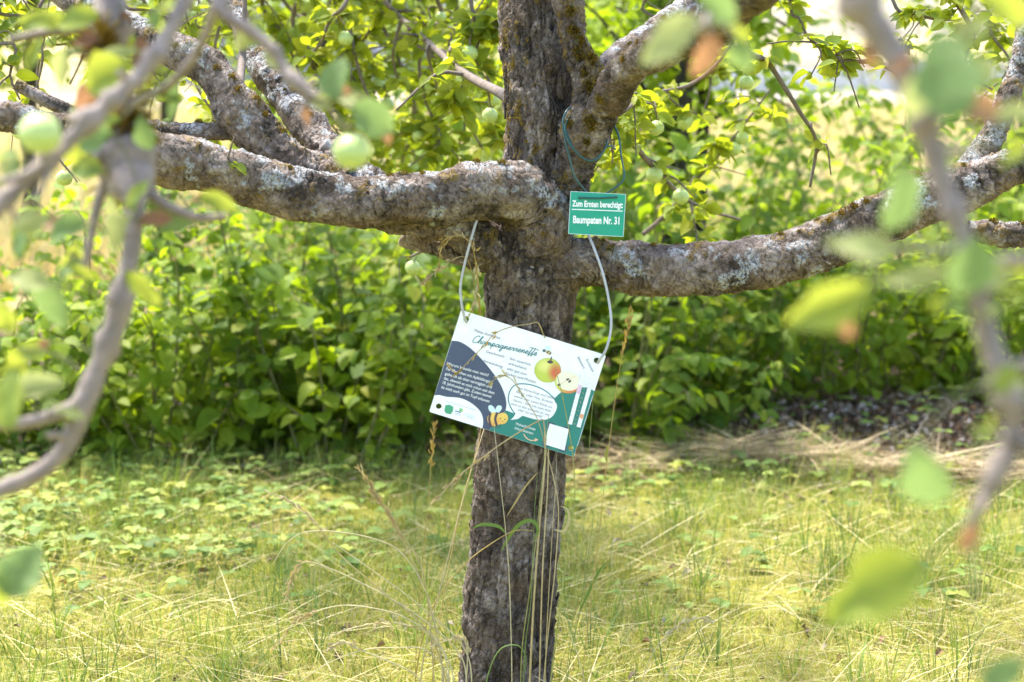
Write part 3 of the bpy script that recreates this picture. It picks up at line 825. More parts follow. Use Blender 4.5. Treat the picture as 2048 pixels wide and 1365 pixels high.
# ================================================================== the apple tree
TREE_Y = 3.95
tb = at(1006, 1410, TREE_Y)
TB = np.array([tb[0], TREE_Y, 0.0])
tree = thing('apple_tree', TB, 'old lichen-covered apple tree with spreading limbs carrying the two hung signs', 'tree')
def bark_tube(name, rows, n, m, mat, kind, parent=None, seed=0.0, lichen=0.5, moss=0.3, yellow=0.0, raw=False, amp=1.0):
    pts = np.array(rows, float) if raw else pxpath(rows)
    V, F, S, (T, A, B) = tube_arrays(pts, n, m, cap=True)
    C = S[:, :3]; rad = S[:, 3]
    th = np.arange(m) * 2 * math.pi / m
    Nn = (np.cos(th)[None, :, None] * A[:, None] + np.sin(th)[None, :, None] * B[:, None]).reshape(-1, 3)
    body = V[:n * m]
    s = np.concatenate([[0], np.cumsum(np.linalg.norm(np.diff(C, axis=0), axis=1))])
    ss = np.repeat(s, m); rr = np.repeat(rad, m)
    q = np.stack([np.tile(np.cos(th), n) * rr, np.tile(np.sin(th), n) * rr, ss], 1) + seed   # seamless bark coordinates
    lump = fbm(body * np.array([9, 9, 9]) + seed, 3)
    W = q + (0.006 if kind == 'trunk' else 0.012) * np.stack([fbm(q * 22, 2), fbm(q * 22 + 5, 2), fbm(q * 22 + 9, 2)], 1)
    if kind == 'trunk':
        a1 = pnoise(W * np.array([36, 36, 3.2])); a2 = pnoise(W * np.array([90, 90, 11.0]) + 7); a3 = pnoise(W * np.array([46, 46, 38.0]) + 13)
        fur = sstep(0.0, 0.16, np.abs(a1)); fu2 = sstep(0.0, 0.22, np.abs(a2)); fu3 = sstep(0.0, 0.10, np.abs(a3))
        f1b, e2, id2 = voronoi((W + 0.01 * fbm(W * 40, 2)[:, None]) * np.array([60, 60, 24.0]) + 3)
        ridge = fbm(W * np.array([110, 110, 26.0]), 4)
        dsp = amp * (0.0048 * (fur - 0.8) + 0.0026 * (fu2 - .8) + 0.0016 * (fu3 - .8) + 0.0030 * (id2 - .5) * fur + 0.0030 * ridge + 0.0012 * fbm(q * 170, 3) + 0.008 * lump)
        tone = 0.30 + 0.40 * (id2 ** 2 - .2) * fur + 0.16 * (fu2 - 1) + 0.22 * (fur - 1) + 0.55 * fbm(body * np.array([16, 16, 7]) + 5, 3) + 0.2 * ridge
    else:
        gate = sstep(-0.1, 0.35, fbm(q * 9 + 31, 2))
        a1 = pnoise(W * np.array([16, 16, 34.0])); a2 = pnoise(W * np.array([34, 34, 20.0]) + 7); a3 = pnoise(W * np.array([70, 70, 60.0]) + 3)
        crack = 1 - (1 - sstep(0.0, 0.055, np.abs(a1))) * gate
        cr2 = 1 - (1 - sstep(0.0, 0.05, np.abs(a2))) * (0.3 + 0.7 * gate)
        cr3 = sstep(0.0, 0.2, np.abs(a3))
        wr = fbm(W * np.array([42, 42, 120.0]), 3); fine = fbm(q * 150, 3)
        f1b, e2, id2 = voronoi((W + 0.012 * fbm(W * 30, 2)[:, None]) * np.array([26, 26, 18.0]))
        dsp = amp * (0.0050 * (crack - .9) + 0.0034 * (cr2 - .9) + 0.0014 * (cr3 - .8) + 0.0016 * (id2 - .5) + 0.0022 * wr * gate + 0.0014 * fine + 0.009 * lump + 0.003 * np.maximum(0, pnoise(body * 26 + seed)))
        dsp = dsp * np.clip(rr / 0.035, 0.25, 1.15)
        tone = 0.42 + 0.22 * (id2 - .5) + 0.35 * (crack - 1) + 0.28 * (cr2 - 1) + 0.12 * (cr3 - 1) + 0.5 * fbm(body * 17 + 3, 3) + 0.15 * wr * gate + 0.15 * fine
    fold_ = np.exp(-((ss - (0.30 if seed in (1.0, 29.0) else 0.10)) / 0.08) ** 2) * np.abs(pnoise(np.stack([ss * 55 + 2 * lump, np.tile(np.cos(th), n) * 1.6, np.tile(np.sin(th), n) * 1.6], 1) + seed)) if kind == 'limb' else 0.0
    dsp = dsp - 0.014 * fold_ * np.clip(rr / 0.05, 0, 1)
    up = Nn[:, 2]
    ln = fbm(body * 16 + 40 + seed, 4); ln2 = fbm(body * 55 + 11, 3)
    lic = sstep(0.19, 0.30, ln + 0.35 * ln2 + 0.30 * up + (lichen - 0.62)) * (lichen > 0)
    mo = fbm(body * 21 + 70 + seed, 4)
    ms = sstep(0.24, 0.50, mo + 0.32 * up + 0.4 * ln2 + (moss - 0.56)) * (moss > 0)
    yl = sstep(0.26, 0.42, fbm(body * np.array([60, 60, 38]) + 90, 3) + 0.5 * fbm(body * 9 + 20, 2) - 0.45 * Nn[:, 0] + (yellow - 0.62)) * (yellow > 0) * sstep(0.85, 1.05, body[:, 2])
    dsp = dsp + 0.0016 * lic * (0.5 + ln2) + ms * 0.003 * (0.6 + fbm(body * 190, 2))
    V[:n * m] = body + Nn * dsp[:, None]
    col = np.zeros((len(V), 3))
    col[:n * m] = np.stack([np.clip(tone, 0, 1), np.clip(lic * (1 - ms), 0, 1), np.clip(np.maximum(ms * 0.8, yl), 0, 1)], 1)
    me = fast_mesh(name, V[:, :] - TB, F[:(n - 1) * m], mat, col)
    # end caps as separate fans of quads with a doubled corner are avoided: the ends sit inside other wood or off the picture
    o = obj(name, me, parent or tree)
    return o, S, (T, A, B), (V[:n * m], Nn, dsp)

TR = [(1000, 1450, 196, 3.95), (1009, 1365, 180, 3.95), (1020, 1200, 178, 3.95), (1031, 1050, 176, 3.95), (1043, 900, 174, 3.95), (1054, 750, 173, 3.95), (1058, 620, 174, 3.95), (1060, 540, 178, 3.95), (1066, 450, 160, 3.95), (1072, 330, 134, 3.96), (1075, 200, 130, 3.98), (1068, 100, 128, 4.0), (1060, 0, 116, 4.02), (1050, -150, 105, 4.05), (1040, -420, 95, 4.08), (1035, -600, 60, 4.1)]
trunk, TS, TFr, TSurf = bark_tube('trunk', TR, 760, 150, M['trunk_bark'], 'trunk', lichen=0.0, moss=0.0, yellow=0.36)
LB = M['limb_bark']
limbs = {}
def limb(key, rows, n, m, mat=None, **kw):
    limbs[key] = bark_tube('limb', rows, n, m, mat or LB, 'limb', **kw)
    return limbs[key]
limb('L1', [(1070, 690, 90, 3.985), (1078, 600, 108, 3.952), (1086, 520, 114, 3.928), (1088, 455, 118, 3.908), (1073, 410, 122, 3.895), (1030, 388, 122, 3.872), (960, 386, 112, 3.845), (870, 396, 106, 3.82), (780, 400, 98, 3.81), (690, 400, 100, 3.80), (600, 393, 108, 3.79), (510, 366, 98, 3.78), (420, 340, 92, 3.77), (340, 322, 108, 3.76), (250, 300, 92, 3.75), (150, 272, 70, 3.74), (60, 245, 62, 3.72), (-60, 220, 58, 3.7), (-300, 190, 45, 3.6)], 520, 84, seed=1.0, lichen=0.43, moss=0.19)
limb('L2', [(690, 372, 80, 3.84), (620, 338, 84, 3.86), (560, 300, 78, 3.87), (505, 252, 86, 3.88), (465, 205, 84, 3.89), (435, 158, 70, 3.9), (395, 120, 74, 3.92), (330, 92, 66, 3.95), (270, 66, 60, 3.98), (195, 30, 56, 4.0), (110, -20, 52, 4.05), (-60, -110, 40, 4.1)], 320, 70, seed=5.0, lichen=0.40, moss=0.30)
limb('L2b', [(530, 290, 40, 3.88), (470, 266, 42, 3.88), (400, 264, 38, 3.87), (330, 263, 36, 3.87), (270, 258, 34, 3.86), (200, 245, 30, 3.85), (120, 215, 24, 3.84), (30, 170, 18, 3.83)], 160, 44, seed=8.0, lichen=0.42, moss=0.22)
limb('L3', [(760, 392, 70, 3.86), (700, 340, 80, 3.89), (640, 282, 74, 3.95), (582, 212, 64, 4.02), (535, 145, 56, 4.1), (498, 80, 50, 4.17), (470, 18, 46, 4.24), (450, -60, 42, 4.3), (420, -200, 34, 4.4)], 280, 64, seed=11.0, lichen=0.48, moss=0.10)
limb('L4', [(1050, 560, 90, 3.96), (1010, 512, 88, 3.93), (950, 476, 84, 3.90), (880, 448, 80, 3.89), (800, 432, 74, 3.88), (720, 415, 60, 3.87), (640, 400, 40, 3.86)], 200, 64, seed=14.0, lichen=0.25, moss=0.22, mat=M['trunk_bark'], amp=1.4)
limb('L5', [(1020, 545, 44, 3.96), (970, 523, 42, 3.94), (900, 503, 38, 3.93), (850, 490, 36, 3.93), (806, 478, 30, 3.93), (800, 476, 10, 3.93)], 120, 44, seed=17.0, lichen=0.2, moss=0.12)
limb('R1', [(1112, 470, 70, 3.97), (1128, 400, 84, 3.94), (1152, 320, 90, 3.92), (1176, 250, 88, 3.90), (1181, 195, 74, 3.90), (1172, 150, 62, 3.905), (1155, 100, 54, 3.91), (1144, 50, 54, 3.92), (1138, 0, 54, 3.93), (1128, -120, 48, 3.95), (1120, -360, 40, 4.0)], 300, 64, seed=20.0, lichen=0.15, moss=0.62, yellow=0.2, mat=M['trunk_bark'], amp=1.5)
limb('R2', [(1172, 310, 56, 3.91), (1202, 228, 70, 3.88), (1240, 160, 70, 3.80), (1295, 110, 76, 3.68), (1365, 76, 84, 3.55), (1440, 40, 90, 3.42), (1520, -30, 88, 3.28), (1640, -160, 76, 3.1), (1750, -330, 60, 2.9)], 260, 64, seed=23.0, lichen=0.18, moss=0.42, mat=M['trunk_bark'], amp=1.3)
limb('R2b', [(1200, 160, 40, 3.95), (1222, 125, 44, 4.0), (1262, 90, 40, 4.08), (1320, 50, 36, 4.2), (1380, 0, 32, 4.35), (1450, -80, 26, 4.5)], 120, 40, seed=26.0, lichen=0.75, moss=0.05)
limb('R3', [(1075, 680, 84, 3.985), (1088, 610, 100, 3.955), (1110, 555, 108, 3.935), (1146, 528, 102, 3.925), (1190, 527, 98, 3.92), (1250, 535, 98, 3.91), (1350, 541, 100, 3.9), (1450, 540, 102, 3.89), (1550, 520, 98, 3.88), (1650, 488, 100, 3.88), (1750, 446, 104, 3.88), (1850, 402, 100, 3.88), (1950, 366, 88, 3.88), (2050, 332, 78, 3.88), (2250, 270, 66, 3.9)], 480, 80, seed=29.0, lichen=0.38, moss=0.16)
limb('R3b', [(1925, 370, 60, 3.90), (1955, 320, 62, 3.92), (1985, 268, 52, 3.94), (2012, 205, 42, 3.96), (2036, 140, 36, 3.98), (2048, 60, 30, 4.0), (2060, -60, 26, 4.02)], 150, 44, seed=33.0, lichen=0.62, moss=0.10)
limb('R3c', [(1935, 455, 28, 4.02), (1965, 465, 52, 4.02), (2010, 470, 56, 4.02), (2070, 466, 54, 4.03), (2180, 440, 46, 4.05)], 110, 44, seed=36.0, lichen=0.48, moss=0.33)
limb('R3d', [(1905, 395, 40, 3.91), (1860, 378, 52, 3.90), (1825, 366, 50, 3.90), (1806, 362, 30, 3.90), (1800, 360, 8, 3.90)], 70, 40, seed=39.0, lichen=0.2, moss=0.40)
limb('R3e', [(1620, 480, 40, 3.86), (1680, 444, 40, 3.86), (1730, 418, 36, 3.86), (1765, 404, 26, 3.86), (1775, 400, 8, 3.86)], 80, 36, seed=42.0, lichen=0.3, moss=0.42)
# limbs over the picture's upper edge that carry the hanging twigs in front and behind
top = at(1040, -420, 4.08)
def over(key, pts, seed, n=90):
    limbs[key] = bark_tube('limb', [[*p, r] for p, r in pts], n, 28, LB, 'limb', seed=seed, lichen=0.3, moss=0.2, raw=True)
over('OFL', [((0.03, 4.05, 1.62), .035), ((-0.15, 3.4, 1.78), .03), ((-0.34, 2.8, 1.82), .024), ((-0.42, 2.3, 1.70), .018), ((-0.43, 2.12, 1.54), .014)], 50)
over('OFR', [((0.06, 4.05, 1.66), .035), ((0.25, 3.4, 1.84), .03), ((0.33, 2.5, 1.84), .024), ((0.33, 1.8, 1.66), .018), ((0.27, 1.56, 1.48), .013)], 53)
over('ORL', [((0.02, 4.08, 1.70), .035), ((-0.4, 4.6, 1.92), .028), ((-0.9, 5.3, 1.90), .022), ((-1.35, 5.9, 1.75), .014)], 56)
over('ORC', [((0.03, 4.1, 1.75), .03), ((-0.1, 4.8, 1.98), .026), ((-0.35, 5.6, 1.92), .02), ((-0.5, 6.2, 1.75), .012)], 59)
over('ORR', [((0.07, 4.08, 1.75), .03), ((0.5, 4.5, 1.95), .026), ((0.95, 4.9, 1.88), .02), ((1.35, 5.2, 1.75), .012)], 62)

# loose bark plates on the trunk
def bark_flakes():
    Vb, Nn, dsp = TSurf
    n, m = 760, 150
    for k in range(190):
        i = int(rng.integers(20, 560)); j = int(rng.integers(0, m))
        p = Vb[i * m + j]; nr = Nn[i * m + j]
        if nr[1] > 0.35: continue
        t = TFr[0][i]; sdir = np.cross(nr, t)
        L = 0.012 + 0.040 * rng.random() ** 1.5; W = L * (0.25 + 0.40 * rng.random())
        rows, cols = 4, 3
        V = []
        tilt = rng.normal(0, .25)
        tt = t * math.cos(tilt) + sdir * math.sin(tilt); s2 = np.cross(nr, tt)
        for a in range(rows):
            for b in range(cols):
                u = a / (rows - 1) - .5; v = b / (cols - 1) - .5
                wob = 1 + 0.25 * rng.normal()
                lift = 0.0008 + 0.0050 * (u + .5) ** 2 - 0.007 * v * v + 0.0006 * rng.normal()
                V.append(p + tt * L * u * wob + s2 * W * v * (1 - 0.5 * abs(u)) * wob + nr * lift)
        V = np.array(V); V2 = V - nr * 0.0016
        F = []
        for a in range(rows - 1):
            for b in range(cols - 1):
                q = a * cols + b
                F.append([q, q + 1, q + cols + 1, q + cols]); F.append([q + 12, q + cols + 12, q + cols + 13, q + 13])
        ring = [0, 1, 2, 5, 8, 11, 10, 9, 6, 3]
        for a, b in zip(ring, ring[1:] + ring[:1]): F.append([a, a + 12, b + 12, b])
        tone = 0.10 + 0.65 * rng.random()
        c = np.tile([tone, 0.0, 0.0], (24, 1))
        obj('bark_flake', fast_mesh('bark_flake', np.vstack([V, V2]) - TB, F, M['trunk_bark'], c), trunk)
bark_flakes()

def moss_tuft(key, u, ang, size, count=90, yellow=False):
    "u along the limb 0..1, ang from straight up in degrees (towards the camera positive)"
    o, S, (T, A, B), (Vb, Nn, dsp) = limbs[key] if key != 'T' else (trunk, TS, TFr, TSurf)
    n = len(S); m = len(Vb) // n
    if key == 'L1': u = 0.20 + 0.80 * u
    if key == 'R3': u = 0.13 + 0.87 * u
    i = int(u * (n - 1))
    want = UP * math.cos(R(ang)) + np.array([0, -1, 0]) * math.sin(R(ang))
    nr_all = Nn[i * m:(i + 1) * m]
    j = int(np.argmax(nr_all @ want)); p = Vb[i * m + j]; nr = nr_all[j]
    a = rng.normal(0, size * 0.45, (count, 3)); a -= nr * (a @ nr)[:, None]
    d = nr + rng.normal(0, .5, (count, 3))
    ln = size * (0.25 + 0.35 * rng.random(count)) * np.exp(-(np.linalg.norm(a, axis=1) / size) ** 2)
    TV = np.array([[0, -.16, 0], [0, .16, 0], [1, .05, 0.02], [1, -.05, 0.02]]); TF = np.array([[0, 1, 2, 3]])
    V, F = scatter(TV, TF, p + a * 0.8 - nr * 0.001, frame_from(d, rng.normal(size=(count, 3))), ln + 0.002)
    C = np.repeat(pick([(0.20, 0.12, 0.02), (0.13, 0.085, 0.015), (0.28, 0.19, 0.03), (0.10, 0.10, 0.02)] if not yellow else [(0.45, 0.30, 0.02), (0.35, 0.24, 0.02)], count, .2), 4, 0)
    tag(obj('moss_tuft', fast_mesh('moss_tuft', V - TB, F, M['moss'], C, False), o), kind='stuff')
for key, u, ang, s in [('L1', .06, 20, .016), ('L1', .09, 5, .014), ('L1', .17, 8, .010), ('L1', .20, 5, .012), ('L1', .22, 8, .010), ('L1', .66, 10, .010), ('L1', .38, 20, .007),
                       ('L2', .17, 10, .014), ('L2', .22, 25, .014), ('L2', .26, 10, .016), ('L2', .30, 30, .018), ('L2', .33, 15, .016), ('L2', .36, 40, .014), ('L2', .40, 60, .012), ('L2', .45, 70, .012), ('L2', .59, 45, .007), ('L2', .63, 50, .007),
                       ('L2b', .20, 10, .013), ('L2b', .27, 5, .011), ('L4', .25, 30, .013), ('L4', .2, 60, .014), ('L3', .35, 40, .005), ('L3', .25, 30, .008),
                       ('R1', .30, 70, .016), ('R1', .36, 60, .018), ('R1', .40, 85, .016), ('R1', .45, 60, .020), ('R1', .50, 80, .018), ('R1', .55, 70, .016), ('R1', .6, 60, .014), ('R1', .42, 20, .016), ('R1', .34, 30, .014), ('R1', .48, 30, .018),
                       *[('R1', .26 + .46 * random.random(), random.choice([20, 50, 75, 95, 110]), .010 + .010 * random.random()) for _ in range(26)], ('R2', .16, 30, .012), *[('R2', .08 + .25 * random.random(), random.choice([10, 40, 70]), .008 + .008 * random.random()) for _ in range(10)], ('R2', .30, 10, .01), ('R3', .07, 10, .016), ('R3', .09, 40, .014), ('R3', .39, 15, .011), ('R3', .42, 30, .006), ('R3', .46, 15, .010), ('R3', .49, 10, .014), ('R3', .51, 8, .013), ('R3', .16, 8, .009), ('R3', .20, 5, .007), ('R3', .72, 20, .008),
                       ('R3d', .55, 20, .018), ('R3d', .75, 30, .02), ('R3e', .30, 40, .014), ('R3e', .45, 40, .016), ('R3e', .6, 40, .016), ('R3e', .75, 40, .014), ('R3c', .2, 15, .014), ('R3c', .45, 20, .012), ('R2b', .45, 60, .011)]:
    moss_tuft(key, u, ang, s)

# ------------------------------------------------------------------ apples
def apple_template(sm=1.0):
    prof = [(0.0, 0.78), (0.10, 0.85), (0.28, 0.93), (0.54, 0.84), (0.79, 0.61), (0.95, 0.30), (1.0, 0.0), (0.94, -0.35), (0.78, -0.64), (0.53, -0.84), (0.28, -0.92), (0.10, -0.88), (0.0, -0.84)]
    P = spline([(r, z, 0, 0) for r, z in prof], 22)[:, :2]; m = 20
    V, F = [], []
    for r, z in P:
        for k in range(m):
            a = k * 6.2832 / m
            rr = max(r, 0.002) * (1 + 0.025 * math.cos(5 * a) * max(0, -z))
            V.append((rr * math.cos(a), rr * math.sin(a), z * 0.94))
    for i in range(len(P) - 1):
        for k in range(m):
            F.append((i * m + k, (i + 1) * m + k, (i + 1) * m + (k + 1) % m, i * m + (k + 1) % m))
    b = len(V); s = 6
    path = [(0, 0, .72), (0.03, 0.02, 1.15), (0.10, .05, 1.6)]
    for x, y, z in path:
        for k in range(s):
            a = k * 6.2832 / s; V.append((x + .05 * math.cos(a), y + .05 * math.sin(a), z))
    for i in range(2):
        for k in range(s): F.append((b + i * s + k, b + i * s + (k + 1) % s, b + (i + 1) * s + (k + 1) % s, b + (i + 1) * s + k))
    c0 = len(V)                                     # dry calyx at the lower end
    for k in range(5):
        a = k * 6.2832 / 5
        V += [(.10 * math.cos(a), .10 * math.sin(a), -.80), (.10 * math.cos(a + .9), .10 * math.sin(a + .9), -.80), (.16 * math.cos(a + .45), .16 * math.sin(a + .45), -1.02)]
        F.append((c0 + 3 * k, c0 + 3 * k + 1, c0 + 3 * k + 2))
    nbody = (len(P) - 1) * m
    me = py_mesh('apple', V, F, M['apple_skin'], True)
    me.materials.append(M['twig_bark'])
    me.polygons.foreach_set('material_index', [0] * nbody + [1] * (len(F) - nbody))
    return me
def apple_skin():
    m, t, out = nodes('apple_skin')
    tc = t.nodes.new('ShaderNodeTexCoord'); P = tc.outputs['Object']
    n = noise_n(t, 2.2, 4, 0.6, P); n2 = noise_n(t, 26, 2, 0.5, P)
    r = ramp(t, [(0.3, (0.36, 0.47, 0.12)), (0.7, (0.50, 0.58, 0.21))]); t.links.new(n, r.inputs[0])
    sp = ramp(t, [(0.70, (0, 0, 0)), (0.76, (0.5, 0.5, 0.5))]); t.links.new(n2, sp.inputs[0])
    c = mix(t, sp.outputs[0], r.outputs[0], (0.62, 0.66, 0.40))
    b = t.nodes.new('ShaderNodeBsdfPrincipled'); b.inputs['Roughness'].default_value = 0.38
    b.inputs['Subsurface Weight'].default_value = 0.15; b.inputs['Subsurface Radius'].default_value = (0.6, 0.8, 0.2); b.inputs['Subsurface Scale'].default_value = 0.01
    t.links.new(c, b.inputs['Base Color']); t.links.new(b.outputs[0], out.inputs[0])
    return m
M['apple_skin'] = apple_skin()
APPLE = apple_template()
def apple(p, r, parent, off, label=None, tilt=0.3):
    o = obj('apple', APPLE, parent)
    e = Matrix.Rotation(rng.normal(0, tilt), 4, 'X') @ Matrix.Rotation(rng.normal(0, tilt), 4, 'Y') @ Matrix.Rotation(rng.random() * 6.28, 4, 'Z')
    o.matrix_basis = Matrix.Translation(Vector(p - off)) @ e @ Matrix.Diagonal((r, r, r * 1.02, 1))
    if label: o['label'] = label
    return o

# ------------------------------------------------------------------ twiggy branches behind and beside the trunk
AM = (M['apple_leaf'], M['apple_leaf_mass'])
def limb_point(key, u):
    S = limbs[key][1]
    return S[int(u * (len(S) - 1)), :3]
def hang_branch(rows, n_side, leaf_n, n_apples, wpx=9.0, lsize=0.048, start=None, n_obj=20, apple_r=0.0175, label=None, side_px=110):
    "rows (px,py,Y) main line; twigs branch off it; leaves sit in rosettes along the twigs"
    P = [at(a, b, Y) for a, b, Y in rows]
    if start is not None: P = [np.asarray(start)] + P
    r0 = wpx * 0.5 * mpp(P[-1])
    pts = [np.append(p, r0 * (1 - 0.7 * i / (len(P) - 1)) + 0.0008) for i, p in enumerate(P)]
    parts = []
    nn = 12 * len(pts)
    V, F, S, _ = tube_arrays(pts, nn, 6)
    S = S + 0
    jit = fbm(S[:, :3] * 14, 2)[:, None] * 0.012
    parts.append((V, F))
    lines = [S]
    L = np.linalg.norm(P[-1] - P[0])
    for k in range(n_side):
        i = int(nn * (0.30 + 0.68 * rng.random())) - 1
        p0 = S[i, :3]; px = mpp(p0)
        d = np.array([rng.normal(), rng.normal() * 0.6, rng.normal(-0.25, .7)]); d /= np.linalg.norm(d)
        ln = side_px * px * (0.35 + 0.9 * rng.random())
        q1 = p0 + d * ln * .5 + rng.normal(0, .012, 3); q2 = p0 + d * ln + np.array([rng.normal(0, .02), rng.normal(0, .02), -0.02 - .03 * rng.random()])
        rows2 = [np.append(p0, r0 * .45), np.append(q1, r0 * .34), np.append(q2, r0 * .15 + .0005)]
        V, F, S2, _ = tube_arrays(rows2, 10, 5)
        parts.append((V, F)); lines.append(S2)
    V, F = join_arrays(parts)
    br = obj('branch', py_mesh('branch', V - TB, tidy(F), M['twig_bark'], True), tree)
    if label: br['label'] = label
    pos, d, nr, sz = [], [], [], []
    while len(pos) < leaf_n:
        S2 = lines[int(rng.integers(0, len(lines)))] if rng.random() < .85 else lines[0]
        i = int(len(S2) * (0.25 + 0.75 * rng.random())) - 1
        p = S2[i, :3]
        for q in range(int(rng.integers(3, 7))):
            a = rng.random() * 6.28
            dd = np.array([math.cos(a), math.sin(a) * .8, rng.normal(-.15, .45)])
            pos.append(p + dd * 0.018 * rng.random()); d.append(dd); nr.append(np.array([rng.normal(0, .7), rng.normal(-.35, .6), .8])); sz.append(lsize * (.5 + .65 * rng.random()))
    place_leaves(np.array(pos), np.array(d), np.array(nr), np.array(sz), K_APPLE, AM, br, TB, n_obj)
    for k in range(n_apples):
        S2 = lines[int(rng.integers(0, len(lines)))]
        p = S2[int(len(S2) * (.4 + .6 * rng.random())) - 1, :3]
        r = apple_r * (0.8 + .4 * rng.random())
        apple(p - UP * r * 1.55, r, br, TB)
    return br
ORL = lambda u: limb_point('ORL', u)
ORC = lambda u: limb_point('ORC', u)
ORR = lambda u: limb_point('ORR', u)
hang_branch([(1030, 215, 4.05), (1003, 188, 4.2), (930, 148, 4.6), (850, 80, 5.0), (775, 10, 5.4), (700, -70, 5.8)], 9, 90, 3, 17, label='straight thin branch rising left behind the upper trunk')
back = [((690, -10, 5.4), (712, 120, 5.4), (745, 215, 5.4), (790, 300, 5.45)), ((600, -10, 5.6), (622, 110, 5.6), (640, 210, 5.65), (700, 300, 5.7)), ((870, -10, 5.3), (840, 110, 5.3), (850, 200, 5.35), (900, 300, 5.4)),
        ((940, -10, 5.0), (955, 90, 5.0), (920, 200, 5.0), (965, 300, 5.05)), ((520, -10, 5.7), (560, 60, 5.7), (600, 160, 5.7), (585, 250, 5.75)), ((760, -10, 5.9), (790, 100, 5.9), (830, 220, 5.9), (800, 340, 5.95)),
        ((560, -10, 6.1), (640, 50, 6.1), (720, 90, 6.1), (800, 150, 6.1)), ((980, -20, 5.9), (900, 40, 5.9), (830, 60, 5.9), (750, 110, 5.9)), ((660, -10, 6.0), (680, 160, 6.0), (720, 260, 6.0), (690, 350, 6.0)), ((910, -20, 5.7), (880, 160, 5.7), (930, 250, 5.7), (880, 350, 5.75))]
back += [((430, -20, 5.8), (470, 70, 5.8), (520, 150, 5.8), (540, 230, 5.85)), ((780, -20, 5.5), (740, 60, 5.5), (690, 130, 5.5), (650, 180, 5.5)), ((990, -20, 5.2), (970, 110, 5.2), (985, 220, 5.2), (960, 330, 5.3)), ((830, -20, 6.2), (860, 120, 6.2), (820, 260, 6.2), (850, 380, 6.2)), ((590, -20, 6.3), (560, 120, 6.3), (620, 240, 6.3), (760, 330, 6.3)), ((700, -20, 5.0), (660, 40, 5.0), (640, 90, 5.0), (600, 120, 5.0))]
for k, rows in enumerate(back):
    hang_branch(rows, 9, 250, 4 + k % 3, 10, 0.050, start=(ORC if k % 2 else ORL)(0.35 + 0.04 * k), n_obj=22)
left = [((20, -20, 4.6), (60, 40, 4.6), (85, 110, 4.6), (70, 190, 4.6)), ((100, -20, 4.7), (90, 60, 4.7), (75, 150, 4.7), (82, 215, 4.7)), ((-30, 40, 4.5), (30, 90, 4.5), (20, 150, 4.5), (40, 200, 4.5)),
        ((330, -20, 5.2), (360, 40, 5.2), (390, 90, 5.2), (385, 140, 5.2)), ((240, -20, 5.0), (300, 20, 5.0), (350, 40, 5.0), (420, 60, 5.0))]
left += [((150, -20, 5.2), (180, 30, 5.2), (170, 100, 5.2), (140, 170, 5.2)), ((280, -20, 5.4), (320, 60, 5.4), (300, 130, 5.4), (340, 190, 5.4)), ((400, -20, 5.0), (440, 30, 5.0), (430, 100, 5.0), (450, 170, 5.0)), ((10, -20, 5.3), (40, 60, 5.3), (110, 90, 5.3), (160, 80, 5.3))]
for k, rows in enumerate(left):
    hang_branch(rows, 7, 64, 3, 9, 0.048, start=ORL(0.55 + 0.045 * k), n_obj=20)
hang_branch([(60, 260, 4.3), (105, 305, 4.3), (140, 345, 4.3), (155, 365, 4.3)], 4, 9, 2, 6, 0.04, start=at(20, 232, 3.9), n_obj=9, side_px=60)
hang_branch([(385, 150, 4.6), (400, 185, 4.6), (420, 215, 4.6), (445, 240, 4.6)], 6, 40, 0, 7, 0.05, start=at(372, 115, 4.0), n_obj=30, side_px=80)
right = [((1475, 40, 4.4), (1540, 130, 4.5), (1600, 225, 4.55), (1632, 285, 4.6), (1620, 375, 4.6)), ((1760, 128, 4.2), (1690, 122, 4.2), (1650, 100, 4.2), (1615, 75, 4.2)), ((1580, -20, 4.9), (1600, 40, 4.9), (1625, 80, 4.9), (1690, 90, 4.9)),
         ((1900, -20, 4.4), (1940, 60, 4.4), (1930, 140, 4.4), (1985, 180, 4.4)), ((1780, -20, 4.6), (1840, 30, 4.6), (1900, 40, 4.6), (1960, 30, 4.6)), ((1240, 255, 4.6), (1320, 350, 4.8), (1390, 410, 4.9), (1480, 440, 5.0)), ((1300, 190, 4.9), (1380, 170, 5.0), (1440, 120, 5.0), (1480, 60, 5.0)),
         ((1330, 430, 5.2), (1420, 330, 5.2), (1480, 260, 5.2), (1540, 180, 5.2)), ((1320, -20, 5.4), (1360, 60, 5.4), (1420, 150, 5.4), (1400, 250, 5.4)), ((2000, -20, 4.9), (1980, 60, 4.9), (2020, 130, 4.9), (1960, 200, 4.9))]
for k, rows in enumerate(right):
    st = at(1225, 235, 4.0) if k in (5, 6) else (at(1285, 470, 5.2) if k == 7 else (at(1850, 180, 4.05) if k == 1 else ORR(min(0.95, 0.35 + 0.07 * k))))
    hang_branch(rows, 7, [60, 60, 110, 100, 110, 120, 130, 130, 120, 120][k], [0, 0, 0, 0, 0, 3, 3, 3, 2, 0][k], [14, 12, 8, 12, 8, 14, 10, 9, 8, 8][k], 0.044, start=st, n_obj=18, side_px=80)
hang_branch([(484, 120, 4.05), (487, 70, 4.05), (489, 20, 4.06), (492, -40, 4.07)], 1, 4, 0, 18, 0.04, start=at(478, 178, 3.92), n_obj=4)
hang_branch([(455, 320, 3.74), (462, 295, 3.73), (468, 275, 3.72)], 0, 6, 0, 5, 0.032, start=at(450, 335, 3.76), n_obj=8, label='small fresh shoot with yellow-green leaves on the left limb')
hang_branch([(815, 520, 5.0), (822, 545, 5.0)], 1, 5, 1, 5, 0.03, start=at(860, 495, 4.0), n_obj=5, side_px=30)

